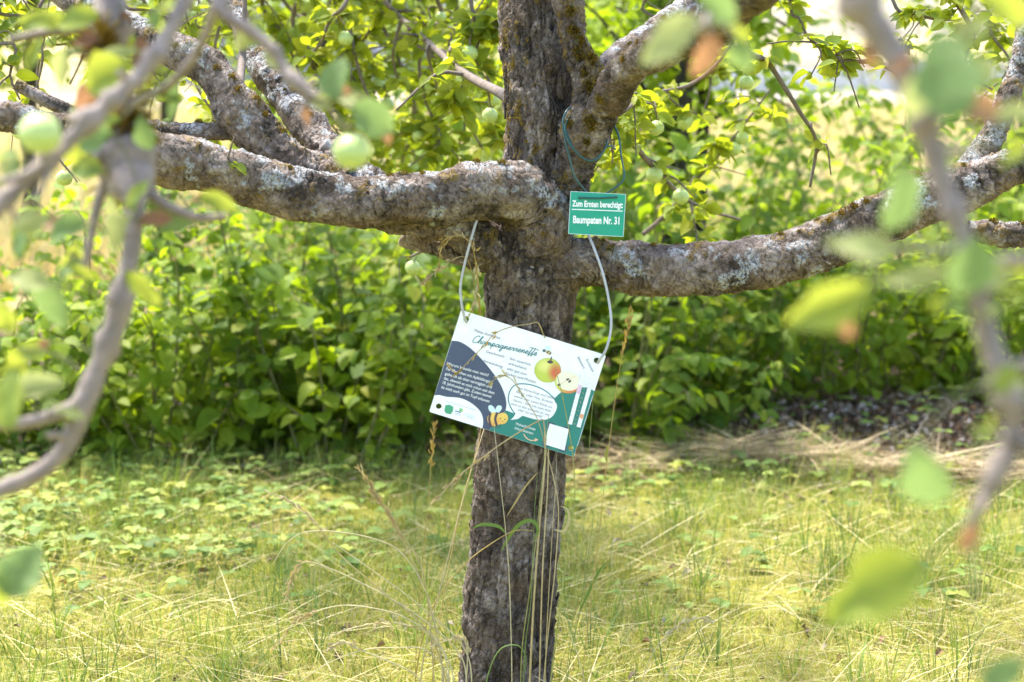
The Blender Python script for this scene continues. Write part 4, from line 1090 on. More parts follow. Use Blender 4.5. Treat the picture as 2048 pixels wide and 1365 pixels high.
# ------------------------------------------------------------------ twigs hanging in front, close to the camera
BR_PTS = {}
def front_branch(rows, forks, label, start=None, ymul=1.0):
    rows = [(a, b, c, d * ymul) for a, b, c, d in rows]; forks = [[(a, b, c, d * ymul) for a, b, c, d in f] for f in forks]
    pts = pxpath(rows)
    if start is not None: pts = np.vstack([[*start, pts[0][3] * 1.1], pts])
    nn = 90
    S = spline(pts, nn)
    V, F, _, (T, A, B) = tube_arrays(pts, nn, 14)
    dv = fbm(V[:nn * 14] * 60, 3)[:, None]
    cen = np.repeat(S[:, :3], 14, 0)
    knob = 1 + 0.55 * np.clip(sum(np.exp(-((np.arange(nn) - c) / 1.1) ** 2) for c in rng.integers(3, nn - 3, 11)), 0, 1)
    V[:nn * 14] = cen + (V[:nn * 14] - cen) * (1 + 0.25 * dv) * np.repeat(knob, 14)[:, None]
    parts = [(V, F)]
    for f in forks:
        Vf, Ff, _, _ = tube_arrays(pxpath(f), 30, 10)
        parts.append((Vf, Ff))
    for c in rng.integers(8, nn - 4, 9):              # short spurs and buds
        p0 = S[c, :3]; dd = rng.normal(size=3); dd -= T[c] * np.dot(dd, T[c]); dd /= np.linalg.norm(dd); ln = 0.008 + 0.022 * rng.random(); r0 = S[c, 3]
        Vf, Ff, _, _ = tube_arrays([[*p0, r0 * .6], [*(p0 + dd * (r0 + ln * .5)), r0 * .36], [*(p0 + dd * (r0 + ln) + T[c] * .004), r0 * .42], [*(p0 + dd * (r0 + ln * 1.25)), r0 * .1]], 10, 7)
        parts.append((Vf, Ff))
    V, F = join_arrays(parts)
    b = obj('branch', py_mesh('branch', V - TB, tidy(F), M['front_twig'], True), tree)
    b['label'] = label
    BR_PTS[b.name] = V
    return b
FL_END = limbs['OFL'][1][-1, :3]; FR_END = limbs['OFR'][1][-1, :3]
bl = front_branch([(215, -60, 62, 1.95), (222, 40, 60, 1.93), (212, 130, 66, 1.92), (232, 220, 72, 1.9), (248, 290, 82, 1.88), (256, 345, 76, 1.86), (270, 400, 44, 1.82), (262, 500, 36, 1.8), (238, 620, 36, 1.78), (205, 715, 36, 1.77), (168, 800, 50, 1.76), (128, 900, 36, 1.75), (60, 955, 34, 1.74), (-40, 995, 32, 1.73)],
                  [[(168, 805, 34, 1.76), (110, 830, 28, 1.74), (40, 848, 26, 1.72), (-30, 850, 24, 1.7)], [(238, 330, 40, 1.87), (205, 380, 24, 1.85), (185, 460, 18, 1.84), (165, 560, 14, 1.83)], [(270, 330, 44, 1.86), (300, 385, 26, 1.84), (340, 415, 22, 1.83), (400, 436, 20, 1.82), (455, 434, 16, 1.82)],
                   [(225, 60, 40, 1.93), (180, 60, 24, 1.9), (100, 65, 20, 1.88), (20, 80, 16, 1.86)], [(232, 240, 40, 1.9), (275, 205, 20, 1.86), (345, 165, 18, 1.82), (400, 95, 18, 1.8), (432, 10, 20, 1.78)]],
                  'knotty mossy grey twig hanging down at the left', FL_END, 1.25)
bd = front_branch([(400, -70, 34, 1.72), (372, 0, 32, 1.7), (330, 80, 32, 1.68), (280, 150, 34, 1.66), (195, 228, 34, 1.64), (100, 318, 32, 1.62), (0, 408, 30, 1.6), (-80, 470, 28, 1.58)], [[(100, 318, 22, 1.62), (50, 350, 18, 1.6), (-20, 370, 16, 1.58)], [(130, 290, 16, 1.62), (95, 350, 14, 1.61), (70, 400, 12, 1.6)]], 'grey twig slanting across the upper left corner', FL_END, 1.25)
ba = front_branch([(425, -60, 22, 1.82), (440, 20, 22, 1.8), (500, 62, 22, 1.79), (548, 100, 20, 1.78), (580, 155, 20, 1.77), (625, 190, 20, 1.76), (660, 205, 12, 1.75)], [[(640, 200, 10, 1.76), (672, 235, 9, 1.76), (690, 262, 8, 1.76)]], 'thin arching twig left of centre carrying a green apple', FL_END, 1.25)
brr = front_branch([(1690, -70, 62, 1.58), (1745, 40, 62, 1.57), (1805, 140, 62, 1.56), (1848, 250, 52, 1.55), (1882, 350, 44, 1.54), (1912, 430, 42, 1.53), (1940, 520, 42, 1.52), (1962, 620, 42, 1.52), (1985, 710, 46, 1.51), (2018, 800, 44, 1.5), (2022, 880, 40, 1.5), (1985, 960, 36, 1.49), (1955, 1020, 30, 1.49), (1935, 1065, 20, 1.49)],
                   [[(1945, 530, 34, 1.52), (1990, 525, 28, 1.5), (2060, 520, 26, 1.48)], [(1990, 720, 34, 1.51), (2030, 735, 30, 1.5), (2090, 730, 28, 1.49)], [(2025, 860, 34, 1.5), (2050, 890, 32, 1.49), (2090, 920, 30, 1.48)], [(1800, 130, 26, 1.56), (1860, 190, 18, 1.54), (1885, 230, 14, 1.53)], [(1930, 500, 20, 1.52), (1850, 500, 16, 1.5), (1760, 495, 12, 1.48)]],
                   'thick grey twig hanging down along the right edge', FR_END)
bc = front_branch([(1470, -80, 34, 1.9), (1440, -10, 30, 1.88), (1418, 40, 26, 1.86), (1400, 62, 18, 1.85)], [[(1440, -10, 16, 1.88), (1475, 60, 12, 1.86), (1492, 92, 8, 1.85)]], 'short leafy twig at the top right of centre', FR_END + np.array([-0.02, .25, .05]))

def front_leaf(px, py, lpx, wid, ang, mat, parent, Y, facing=0.75, roll=0.0, fold=0.2, label=None):
    "px,py = centre; ang = direction of the tip in the picture, degrees, 0 right, 90 up; facing 1 = seen flat on"
    c = at(px, py, Y); L = lpx * mpp(c)
    d = np.array([math.cos(R(ang)), 0.25, math.sin(R(ang))])
    n = np.array([0, -facing, 0.0]) + (1 - facing) * UP + np.array([roll, 0, 0])
    Mx = frame_from(d[None], n[None])[0]
    TV, TF = leaf_template(wid=wid, fold=fold * 1.4, droop=0.34, rows=15, tip=0.02, wave=0.045)
    jj = (1 + 0.10 * rng.normal(size=15) * (np.arange(15) % 2)) * (1 - 0.25 * (rng.random() < .4) * np.exp(-((np.linspace(0, 1, 15) - rng.random()) / .12) ** 2))
    TV[:, 1] *= np.repeat(jj, 3) * np.tile([1 + .15 * rng.normal(), 1, 1 + .15 * rng.normal()], 15)
    TV[:, 1] += 0.10 * rng.normal() * TV[:, 0] ** 2
    me = fast_mesh('leaf', TV - np.array([.5, 0, 0]), TF, M[mat])
    o = obj('leaf', me, parent)
    m3 = Mx * L; p = c - TB
    o.matrix_basis = Matrix(((m3[0, 0], m3[0, 1], m3[0, 2], p[0]), (m3[1, 0], m3[1, 1], m3[1, 2], p[1]), (m3[2, 0], m3[2, 1], m3[2, 2], p[2]), (0, 0, 0, 1)))
    if label: o['label'] = label
    foot = c - Mx[:, 0] * L * 0.5
    Q = BR_PTS[parent.name]; near = Q[np.argmin(np.linalg.norm(Q - foot, axis=1))]
    obj('petiole', tube_mesh('petiole', [[*near, .0012], *[[*((near + foot) / 2 + UP * .008), .001]], [*(foot + Mx[:, 0] * L * 0.04), .0009]], 8, 5, M['shrub_stem'], TB), parent)
for a in [(205, 148, 120, .75, 200, 'front_lime', bl, 1.72), (150, 28, 110, .5, 170, 'front_lime', bl, 1.8), (90, 30, 110, .55, 20, 'front_lime', bl, 1.85), (235, 105, 90, .45, 40, 'front_pale', bl, 1.75), (128, 140, 100, .5, 250, 'front_pale', bl, 1.8),
          (185, 275, 95, .6, 190, 'front_green', bl, 1.75), (205, 235, 80, .5, 170, 'front_lime', bl, 1.78), (290, 270, 80, .6, 280, 'front_green', bl, 1.75), (130, 455, 100, .6, 190, 'front_green', bl, 1.7), (115, 450, 80, .5, 150, 'front_brown', bl, 1.76), (235, 470, 100, .55, 230, 'front_pale', bl, 1.76),
          (315, 440, 70, .5, 10, 'front_brown', bl, 1.8), (440, 402, 90, .4, 350, 'front_lime', bl, 1.8), (405, 398, 60, .5, 170, 'front_brown', bl, 1.82), (105, 612, 110, .8, 250, 'front_green', bl, 1.7), (55, 555, 110, .5, 160, 'front_pale', bl, 1.65), (290, 580, 110, .4, 310, 'front_lime', bl, 1.72),
          (80, 770, 100, .65, 20, 'front_pale', bl, 1.65), (15, 800, 120, .6, 100, 'front_lime', bl, 1.55), (165, 550, 70, .35, 320, 'front_lime', bl, 1.75), (40, 1140, 120, .8, 60, 'front_green', bl, 1.45), (0, 1175, 110, .6, 290, 'front_lime', bl, 1.45), (10, 640, 90, .5, 270, 'front_lime', bl, 1.55),
          (672, 155, 95, .8, 95, 'front_green', ba, 1.74), (752, 238, 110, .55, 330, 'front_green', ba, 1.72), (765, 255, 90, .4, 310, 'front_brown', ba, 1.75), (640, 205, 60, .6, 190, 'front_pale', ba, 1.75), (610, 230, 50, .4, 250, 'front_brown', ba, 1.77), (730, 290, 60, .4, 300, 'front_pale', ba, 1.78),
          (1885, 150, 200, .75, 100, 'front_green', brr, 1.42), (1840, 190, 130, .5, 260, 'front_pale', brr, 1.46), (1650, 612, 205, .58, 205, 'front_lime', brr, 1.42), (1740, 1178, 255, .56, 206, 'front_lime', brr, 1.38), (1842, 965, 180, .6, 282, 'front_green', brr, 1.42), (1935, 540, 150, .7, 260, 'front_green', brr, 1.42),
          (1720, 492, 150, .45, 165, 'front_pale', brr, 1.45), (1830, 545, 150, .35, 180, 'front_pale', brr, 1.48), (1800, 405, 160, .42, 270, 'front_green', brr, 1.45), (2020, 25, 150, .5, 330, 'front_lime', brr, 1.42), (1950, 60, 110, .5, 20, 'front_pale', brr, 1.46), (1935, 1080, 80, .4, 240, 'front_brown', brr, 1.47),
          (1800, 130, 70, .5, 200, 'front_brown', brr, 1.5), (1960, 215, 140, .4, 350, 'front_brown', brr, 1.5), (2040, 230, 110, .5, 10, 'front_pale', brr, 1.47), (1690, 655, 80, .5, 300, 'front_brown', brr, 1.44), (1990, 540, 120, .45, 350, 'front_pale', brr, 1.47), (2010, 1340, 120, .6, 30, 'front_green', brr, 1.4),
          (1330, 70, 150, .5, 205, 'front_pale', bc, 1.72), (1488, 112, 80, .7, 290, 'front_green', bc, 1.72), (1412, 115, 105, .55, 265, 'front_brown', bc, 1.74), (1440, 20, 110, .5, 330, 'front_green', bc, 1.72), (1480, 70, 70, .5, 320, 'front_lime', bc, 1.76)]:
    a = list(a)
    if a[6] in (bl, bd, ba): a[7] *= 1.25
    front_leaf(*a, facing=0.6 + 0.3 * random.random(), roll=random.uniform(-.25, .25), fold=0.12 + 0.2 * random.random())
for br_, pts_ in ((bl, [(60, 100), (150, 90), (180, 200), (260, 130), (330, 190), (150, 330), (230, 390), (290, 410), (130, 520), (60, 690), (30, 730), (120, 800), (20, 480), (350, 445), (250, 60), (300, 40)]), (ba, [(470, 60), (560, 130), (520, 90), (690, 190)]), (brr, [(1900, 300), (1760, 90), (1990, 620), (2030, 760), (1900, 620), (1980, 880), (2030, 560), (1950, 140), (2030, 320)]), (bd, [(30, 330), (330, 40), (60, 420)])):
    for (px_, py_) in pts_:
        Q = BR_PTS[br_.name]; pr_ = project(Q); near_ = Q[np.argmin(np.hypot(pr_[:, 0] - px_, pr_[:, 1] - py_))]
        for _ in range(random.choice([1, 2, 2, 3])):
            front_leaf(px_ + random.uniform(-25, 25), py_ + random.uniform(-25, 25), random.uniform(50, 95), random.uniform(.4, .65), random.uniform(0, 360), random.choice(['front_lime', 'front_lime', 'front_green', 'front_pale', 'front_brown']), br_, near_[1] + random.uniform(-.05, .05), facing=random.uniform(.3, .9), roll=random.uniform(-.4, .4))
apple(at(80, 268, 2.0), 43 * mpp(at(80, 268, 2.0)), bd, TB, 'pale green apple at the left edge, largest in view', .15)
apple(at(703, 304, 2.15), 37 * mpp(at(703, 304, 2.15)), ba, TB, 'pale green apple hanging left of the trunk in front of the left limb', .15)
def front_moss(p, size, parent):
    count = 420
    a = rng.normal(0, size * .5, (count, 3)); d = a / np.linalg.norm(a, axis=1)[:, None]
    TV = np.array([[0, -.16, 0], [0, .16, 0], [1, .05, 0.02], [1, -.05, 0.02]]); TF = np.array([[0, 1, 2, 3]])
    V, F = scatter(TV, TF, p + a * np.array([.7, .7, 1.2]), frame_from(d, rng.normal(size=(count, 3))), np.full(count, size * .5))
    C = np.repeat(pick([(0.18, 0.11, 0.02), (0.12, 0.08, 0.015), (0.26, 0.17, 0.03)], count, .2), 4, 0)
    tag(obj('moss_tuft', fast_mesh('moss_tuft', V - TB, F, M['moss'], C, False), parent), kind='stuff')
for px, py, s in [(250, 235, .022), (258, 275, .026), (240, 320, .024), (262, 345, .018), (215, 120, .016), (200, 85, .018), (230, 180, .016)]:
    front_moss(at(px, py, 2.35), s * 1.25, bl)

# ================================================================== hung information board
def paint(name, c, rough=0.35):
    return plain(name, c, rough, 0.4, 0.05, 300, 0.04)
INK = {'white': plain('board_white', (0.87, 0.88, 0.90), 0.38, 0.4, 0.08, 160, 0.06), 'navy': paint('print_navy', (0.062, 0.085, 0.150)), 'green': paint('print_green', (0.022, 0.215, 0.185)), 'teal': paint('print_teal', (0.035, 0.20, 0.23)),
       'text': paint('print_text', (0.13, 0.14, 0.22)), 'grey': paint('print_grey', (0.55, 0.56, 0.60)), 'pink': paint('print_pink', (0.78, 0.50, 0.68)), 'orange': paint('print_orange', (0.78, 0.36, 0.18)), 'peach': paint('print_peach', (0.80, 0.50, 0.34)),
       'black': paint('print_black', (0.03, 0.03, 0.035)), 'wing': paint('print_wing', (0.62, 0.78, 0.82)), 'stripe': paint('print_stripe', (0.09, 0.06, 0.08)), 'mint': paint('print_mint', (0.06, 0.36, 0.20)), 'bluetext': paint('print_blue', (0.12, 0.20, 0.38)), 'lightgreen': paint('print_lightgreen', (0.25, 0.55, 0.25)), 'edge': paint('panel_edge', (0.55, 0.56, 0.58))}
INK['grad'] = None
def tint_print():
    m, t, out = nodes('print_fruit')
    a = t.nodes.new('ShaderNodeAttribute'); a.attribute_name = 'tint'
    b = t.nodes.new('ShaderNodeBsdfPrincipled'); b.inputs['Roughness'].default_value = 0.35
    t.links.new(a.outputs['Color'], b.inputs['Base Color']); t.links.new(b.outputs[0], out.inputs[0])
    return m
INK['grad'] = tint_print()
def filled(polys, depth=0.0):
    "2D outlines (first outer, others holes) -> (verts, faces); depth = half thickness of a slab"
    loops = []
    for k, p in enumerate(polys):
        p = [(float(x), float(y)) for x, y in p]
        q = [p[0]]
        for a in p[1:]:
            if math.hypot(a[0] - q[-1][0], a[1] - q[-1][1]) > 1e-6: q.append(a)
        if math.hypot(q[0][0] - q[-1][0], q[0][1] - q[-1][1]) < 1e-6: q.pop()
        loops.append(q)
    flat = [v for l in loops for v in l]
    tris = tessellate_polygon([[Vector((x, y, 0)) for x, y in l] for l in loops])
    F = []
    for a, b, c in tris:
        A, B_, C_ = flat[a], flat[b], flat[c]
        cr = (B_[0] - A[0]) * (C_[1] - A[1]) - (B_[1] - A[1]) * (C_[0] - A[0])
        F.append([a, b, c] if cr > 0 else [a, c, b])
    n = len(flat)
    V = np.array([[x, y, depth] for x, y in flat])
    if depth:
        V = np.vstack([V, V * np.array([1, 1, -1])])
        F = F + [[a + n, c + n, b + n] for a, b, c in F]
        o = 0
        for l in loops:
            m = len(l); ar = sum(l[i][0] * l[(i + 1) % m][1] - l[(i + 1) % m][0] * l[i][1] for i in range(m))
            outer_ = (o == 0)
            for i in range(m):
                a, b = o + i, o + (i + 1) % m
                if (ar > 0) == outer_: F.append([a, a + n, b + n, b])
                else: F.append([a, b, b + n, a + n])
            o += m
    return V, F
def text_shape(s, off=0.0):
    V, F = WORDS[(s, off)]
    return V.copy(), F
def smooth_loop(P, k=6, closed=True):
    P = np.array(P, float); n = len(P); out = []
    rng_i = range(n) if closed else range(n - 1)
    for i in rng_i:
        if closed: a, b, c, d = P[(i - 1) % n], P[i], P[(i + 1) % n], P[(i + 2) % n]
        else: a, b, c, d = P[max(i - 1, 0)], P[i], P[i + 1], P[min(i + 2, n - 1)]
        for q in range(k):
            u = q / k
            out.append(0.5 * (2 * b + (c - a) * u + (2 * a - 5 * b + 4 * c - d) * u ** 2 + (3 * b - a - 3 * c + d) * u ** 3))
    if not closed: out.append(P[-1])
    return np.array(out)
def stroke(P, wd):
    "flat ribbon polygon along a polyline"
    P = np.array(P, float); T = np.gradient(P, axis=0); T /= np.linalg.norm(T, axis=1)[:, None] + 1e-9
    n = np.stack([-T[:, 1], T[:, 0]], 1) * wd * 0.5
    V = np.vstack([P + n, P - n]); k = len(P)
    F = [[i, i + 1, k + i + 1, k + i] for i in range(k - 1)]
    return np.hstack([V, np.zeros((len(V), 1))]), F
BW, BH = 0.297, 0.210
class Panel:
    """a thin hung panel: local x right, y up, z towards the viewer, origin at its centre; zb maps measured points to it"""
    def __init__(s, name, tl, tr, bl_, Y, W, H, label, cat, meas):
        s.tl, s.tr, s.bl = [np.array(v, float) for v in meas]
        s.W, s.H = W, H
        ctr = (np.array(tr, float) + np.array(bl_, float)) / 2
        c = at(ctr[0], ctr[1], Y)
        roll = -math.atan2(tr[1] - tl[1], tr[0] - tl[0])
        s.root = thing(name, c, label, cat)
        s.root.rotation_euler = (R(90) - 0.05, 0, 0)
        s.root.rotation_euler = (Matrix.Rotation(R(90) - 0.06, 4, 'X') @ Matrix.Rotation(roll, 4, 'Z')).to_euler()
        s.layer = 0.00016
        s.T = None
    def zb(s, x, y):
        a = np.stack([s.tr - s.tl, s.bl - s.tl], 1)
        u, v = np.linalg.solve(a, np.array([x, y], float) - s.tl)
        return np.array([(u - .5) * s.W, (.5 - v) * s.H])
    def scale(s): return s.W / np.linalg.norm(s.tr - s.tl)
    def part(s, name, V, F, mat, z, parent=None, col=None):
        V = np.asarray(V, float).copy(); V[:, 2] += z
        me = py_mesh(name, V, F, mat)
        if col is not None:
            a = me.color_attributes.new('tint', 'FLOAT_COLOR', 'POINT'); a.data.foreach_set('color', np.hstack([col, np.ones((len(col), 1))]).astype(np.float32).ravel())
        return obj(name, me, parent or s.root)
    def area(s, name, pts, mat, z, smooth=True, parent=None):
        P = [s.zb(*p) for p in pts]
        if smooth: P = smooth_loop(P)
        V, F = filled([P])
        return s.part(name, V, F, mat, z, parent)
    def line(s, name, pts, wz, mat, z, k=6, parent=None):
        P = smooth_loop([s.zb(*p) for p in pts], k, False)
        V, F = stroke(P, wz * s.scale())
        return s.part(name, V, F, mat, z, parent)
    def text(s, body, p0, p1, cap, mat, z, off=0.0, name='lettering'):
        V, F = text_shape(body, off)
        a, b = s.zb(*p0), s.zb(*p1)
        d = b - a; L = np.linalg.norm(d); d /= L; n = np.array([-d[1], d[0]])
        x0, x1 = V[:, 0].min(), V[:, 0].max()
        sx = L / (x1 - x0); sy = cap * s.scale() / V[:, 1].max()
        Q = a + (V[:, :1] - x0) * sx * d + V[:, 1:2] * sy * n
        return s.part(name, np.hstack([Q, np.zeros((len(Q), 1))]), F, mat, z)
    def dashes(s, pts, wz, dash, gap, mat, z, name='dotted_line'):
        P = smooth_loop([s.zb(*p) for p in pts], 24, False)
        L = np.concatenate([[0], np.cumsum(np.linalg.norm(np.diff(P, axis=0), axis=1))]); sc = s.scale()
        parts = []; q = 0.0
        while q + dash * sc < L[-1]:
            t = np.linspace(q, q + dash * sc, 3)
            parts.append(stroke(np.stack([np.interp(t, L, P[:, 0]), np.interp(t, L, P[:, 1])], 1), wz * sc)); q += (dash + gap) * sc
        Vs, Fs, o = [], [], 0
        for V, F in parts:
            Vs.append(V); Fs += [[i + o for i in f] for f in F]; o += len(V)
        return tag(s.part(name, np.vstack(Vs), Fs, mat, z), kind='stuff')
def circle(c, r, n=28): return [(c[0] + r * math.cos(i * 6.28319 / n), c[1] + r * math.sin(i * 6.28319 / n)) for i in range(n)]
B = Panel('information_board', (920, 620), (1213, 712), (857, 823), 3.845, BW, BH, 'white, navy and green printed apple board hanging askew in front of the trunk', 'sign', ((337, 203), (1343, 522), (119, 897)))
hr = 20 * B.scale()
holes = [B.zb(*h) for h in ((373, 265), (1278, 557), (185, 860), (1105, 1155))]
rc = 0.002
outer = [(-BW / 2 + rc, -BH / 2), (BW / 2 - rc, -BH / 2), (BW / 2, -BH / 2 + rc), (BW / 2, BH / 2 - rc), (BW / 2 - rc, BH / 2), (-BW / 2 + rc, BH / 2), (-BW / 2, BH / 2 - rc), (-BW / 2, -BH / 2 + rc)]
V, F = filled([outer] + [circle(h, hr) for h in holes], 0.0015)
pn = B.part('panel', V, F, INK['white'], 0)
Z0 = 0.0015 + 0.0002
def hole_cut(pts, mat, name, z, hs):
    P = smooth_loop([B.zb(*p) for p in pts], 5) if len(pts) > 6 else [B.zb(*p) for p in pts]
    V, F = filled([P] + [circle(h, hr * 1.02) for h in hs])
    return B.part(name, V, F, mat, z)
def poly_with_hole(P, mat, name, z, hs):
    V, F = filled([P] + [circle(h, hr * 1.02) for h in hs])
    return B.part(name, V, F, mat, z)
# navy field
nav_top = smooth_loop([B.zb(*p) for p in [(274, 412), (330, 420), (400, 462), (470, 528), (540, 608), (600, 692), (636, 765), (653, 830), (652, 880), (636, 908), (592, 962), (536, 1028)]], 5, False)
nav_bot = smooth_loop([B.zb(*p) for p in [(490, 1014), (494, 960), (480, 908), (440, 862), (380, 822), (320, 802), (240, 795), (190, 783), (153, 784)]], 5, False)
poly = np.vstack([nav_top, nav_bot])
poly[:, 0] = np.clip(poly[:, 0], -BW / 2 + .0003, BW / 2 - .0003); poly[:, 1] = np.clip(poly[:, 1], -BH / 2 + .0003, BH / 2 - .0003)
poly_with_hole(poly, INK['navy'], 'navy_field', Z0, [])
g_top = smooth_loop([B.zb(*p) for p in [(536, 1030), (592, 962), (640, 905), (655, 893), (720, 915), (800, 905), (900, 875), (985, 815), (1035, 772), (1100, 752), (1170, 740), (1215, 742), (1245, 755), (1272, 770)]], 5, False)
poly = np.vstack([g_top, [[BW / 2 - .0003, -BH / 2 + .0003]]])
poly[:, 0] = np.clip(poly[:, 0], -BW / 2 + .0003, BW / 2 - .0003); poly[:, 1] = np.clip(poly[:, 1], -BH / 2 + .0003, BH / 2 - .0003)
poly_with_hole(poly, INK['green'], 'green_field', Z0 + .0002, [holes[3]])
bub = [(672, 780), (695, 735), (740, 712), (830, 720), (920, 758), (980, 808), (1004, 855), (1000, 895), (970, 940), (920, 960), (860, 957), (800, 940), (768, 930)]
tail = [(735, 952), (685, 958), (706, 938), (718, 915)]
rest = [(690, 880), (670, 830)]
P = np.vstack([smooth_loop([B.zb(*p) for p in bub], 6, False), [B.zb(*p) for p in tail], [B.zb(*p) for p in rest]])
V, F = filled([P]); bubble = B.part('speech_bubble', V, F, INK['white'], Z0 + .0004)
B.line('bubble_outline', [(716, 916), (690, 880), (670, 830), (672, 780), (695, 735), (740, 712), (830, 720), (920, 758), (980, 808), (1000, 845)], 7, INK['teal'], Z0 + .0006)
T1 = Z0 + .0008
B.text('Malus domestica', (429, 350), (608, 406), 19, INK['text'], T1)
B.text('Geschmack:', (510, 495), (640, 533), 18, INK['text'], T1)
B.text('fein säuerlich,', (676, 545), (822, 590), 18, INK['text'], T1)
B.text('erfrischend', (667, 578), (788, 615), 18, INK['text'], T1)
B.text('Verwendung:', (490, 557), (628, 602), 18, INK['text'], T1)
B.text('sehr gut zum', (656, 612), (792, 655), 18, INK['text'], T1)
B.text('Backen und Mosten', (645, 645), (856, 708), 18, INK['text'], T1)
WT = INK['white']
for i, (s, a, b) in enumerate([('Warum braucht man mich?', (238, 574), (527, 659)), ('Für Menschen mit Apfelallergie', (235, 610), (540, 703)), ('gelte ich als eher verträglich und', (226, 643), (550, 741)), ('das, obwohl es mich schon seit dem', (218, 674), (568, 781)), ('18. Jahrhundert gibt. Zudem kannst', (210, 704), (549, 806)), ('du mich auch gut im Topf anbauen.', (200, 735), (539, 838))]):
    B.text(s, a, b, 20, WT, T1, 0.006)
B.text('eine Kooperation zwischen:', (232, 830), (440, 893), 13, INK['grey'], T1)
for s, a, b in [('Mein Name klingt nach einem', (726, 742), (990, 820)), ('feinen, edlen Fest. Streiche', (721, 771), (975, 849)), ('einmal über meine Rinde am', (708, 800), (970, 881)), ('Stamm - fühlt sich mein Holz', (702, 828), (962, 908)), ('auch so fein und edel an, wie', (686, 852), (952, 934)), ('oder rau und wild?', (733, 893), (903, 946))]:
    B.text(s, a, b, 16, INK['text'], T1)
B.text('Weiterführende', (717, 990), (856, 1033), 18, WT, T1, 0.004)
B.text('Informationen:', (713, 1021), (842, 1061), 18, WT, T1, 0.004)
B.text('Blütezeit', (1143, 536), (1188, 614), 17, INK['text'], T1)
B.text('Erntezeit', (1203, 552), (1250, 638), 17, INK['text'], T1)
# handwritten title
GL = {'C': ([(.55, .85), (.42, 1.0), (.2, .8), (.05, .4), (.1, .05), (.3, 0), (.5, .15)], .55), 'h': ([(0, .1), (.2, .6), (.3, 1.0), (.2, .95), (.1, .3), (.08, 0), (.15, .3), (.28, .42), (.33, .25), (.33, .02), (.45, .1)], .45),
      'a': ([(.32, .35), (.15, .42), (.02, .2), (.1, .02), (.25, .15), (.34, .4), (.32, .05), (.45, .1)], .45), 'm': ([(0, .1), (.08, .42), (.06, 0), (.16, .4), (.24, .35), (.22, 0), (.33, .4), (.41, .33), (.4, .02), (.52, .12)], .52),
      'p': ([(0, .1), (.12, .45), (.05, -.4), (.12, .3), (.26, .42), (.33, .22), (.22, .02), (.12, .1), (.42, .12)], .42), 'g': ([(.3, .36), (.14, .42), (.02, .2), (.1, .02), (.26, .18), (.32, .4), (.24, -.35), (.1, -.4), (.12, -.2), (.44, .12)], .44),
      'n': ([(0, .1), (.08, .42), (.06, 0), (.18, .4), (.28, .33), (.27, .02), (.4, .12)], .4), 'e': ([(0, .1), (.18, .22), (.24, .38), (.14, .42), (.05, .2), (.14, 0), (.34, .12)], .34), 'r': ([(0, .1), (.1, .44), (.12, .36), (.24, .38), (.2, .1), (.24, .02), (.34, .12)], .34), 't': ([(0, .1), (.14, .5), (.22, .98), (.1, .2), (.06, -.25), (.18, .02), (.28, .12)], .28)}
def handwriting(word, p0, p1, cap):
    a, b = B.zb(*p0), B.zb(*p1); d = b - a; L = np.linalg.norm(d); d /= L; n = np.array([-d[1], d[0]])
    tot = sum(GL[c][1] for c in word); sx = L / tot; sy = cap * B.scale(); x = 0; Vs, Fs, o = [], [], 0
    for c in word:
        pts, adv = GL[c]
        P = np.array([a + d * ((x + u + 0.18 * v) * sx) + n * v * sy for u, v in pts])
        V, F = stroke(smooth_loop(P, 5, False), 4.6 * B.scale()); Vs.append(V); Fs += [[i + o for i in f] for f in F]; o += len(V); x += adv
    V = np.vstack(Vs)
    V[:, 2] += np.linspace(0, 1e-5, len(V))
    return B.part('title_lettering', V, Fs, INK['teal'], T1)
handwriting('Champagnerrenette', (412, 422), (862, 520), 52)
B.line('title_crossbar', [(812, 462), (850, 472), (878, 484)], 4, INK['teal'], T1 + 2e-5)
# printed apple and half apple
def disc(name, c, rx, ry, rot, fn, z, rings=9, seg=40):
    cc = B.zb(*c); sc = B.scale(); V, F, K = [[*cc, 0]], [], [fn(0, 0)]
    for i in range(1, rings + 1):
        for j in range(seg):
            a = j * 6.28319 / seg; x, y = math.cos(a) * i / rings, math.sin(a) * i / rings
            xr, yr = x * rx * sc, y * ry * sc
            V.append([cc[0] + xr * math.cos(rot) - yr * math.sin(rot), cc[1] + xr * math.sin(rot) + yr * math.cos(rot), 0]); K.append(fn(x, y))
    for j in range(seg): F.append([0, 1 + j, 1 + (j + 1) % seg])
    for i in range(rings - 1):
        for j in range(seg):
            a = 1 + i * seg; F.append([a + j, a + seg + j, a + seg + (j + 1) % seg, a + (j + 1) % seg])
    return B.part(name, np.array(V), F, INK['grad'], z, None, np.array(K))
def apple_col(x, y):
    base = np.array([0.52, 0.60, 0.09]) * (1 - .25 * max(0, x * x + y * y - .55)); lite = np.array([0.75, 0.74, 0.22]); red = np.array([0.62, 0.14, 0.07])
    c = base + (lite - base) * max(0, 1 - ((x + .25) ** 2 + (y - .35) ** 2) * 2.2)
    f = max(0, min(1, 1.5 - 2.0 * math.hypot(x - .62, (y + .15) * .8))); return c + (red - c) * f
disc('printed_apple', (940, 620), 93, 86, 0.25, apple_col, T1)
B.area('printed_apple_dimple', [(935, 560), (955, 552), (978, 562), (965, 574), (945, 572)], INK['stripe'], T1 + .0002)
B.line('printed_apple_stem', [(958, 565), (962, 545), (966, 528)], 8, INK['stripe'], T1 + .0004)
def half_rim(x, y):
    f = max(0, min(1, .5 + x * .9 - y * .3)); return np.array([0.60, 0.66, 0.12]) * (1 - f) + np.array([0.66, 0.22, 0.08]) * f
def half_flesh(x, y): return np.array([0.84, 0.83, 0.62]) * (1 - .12 * max(0, .4 - math.hypot(x, y)))
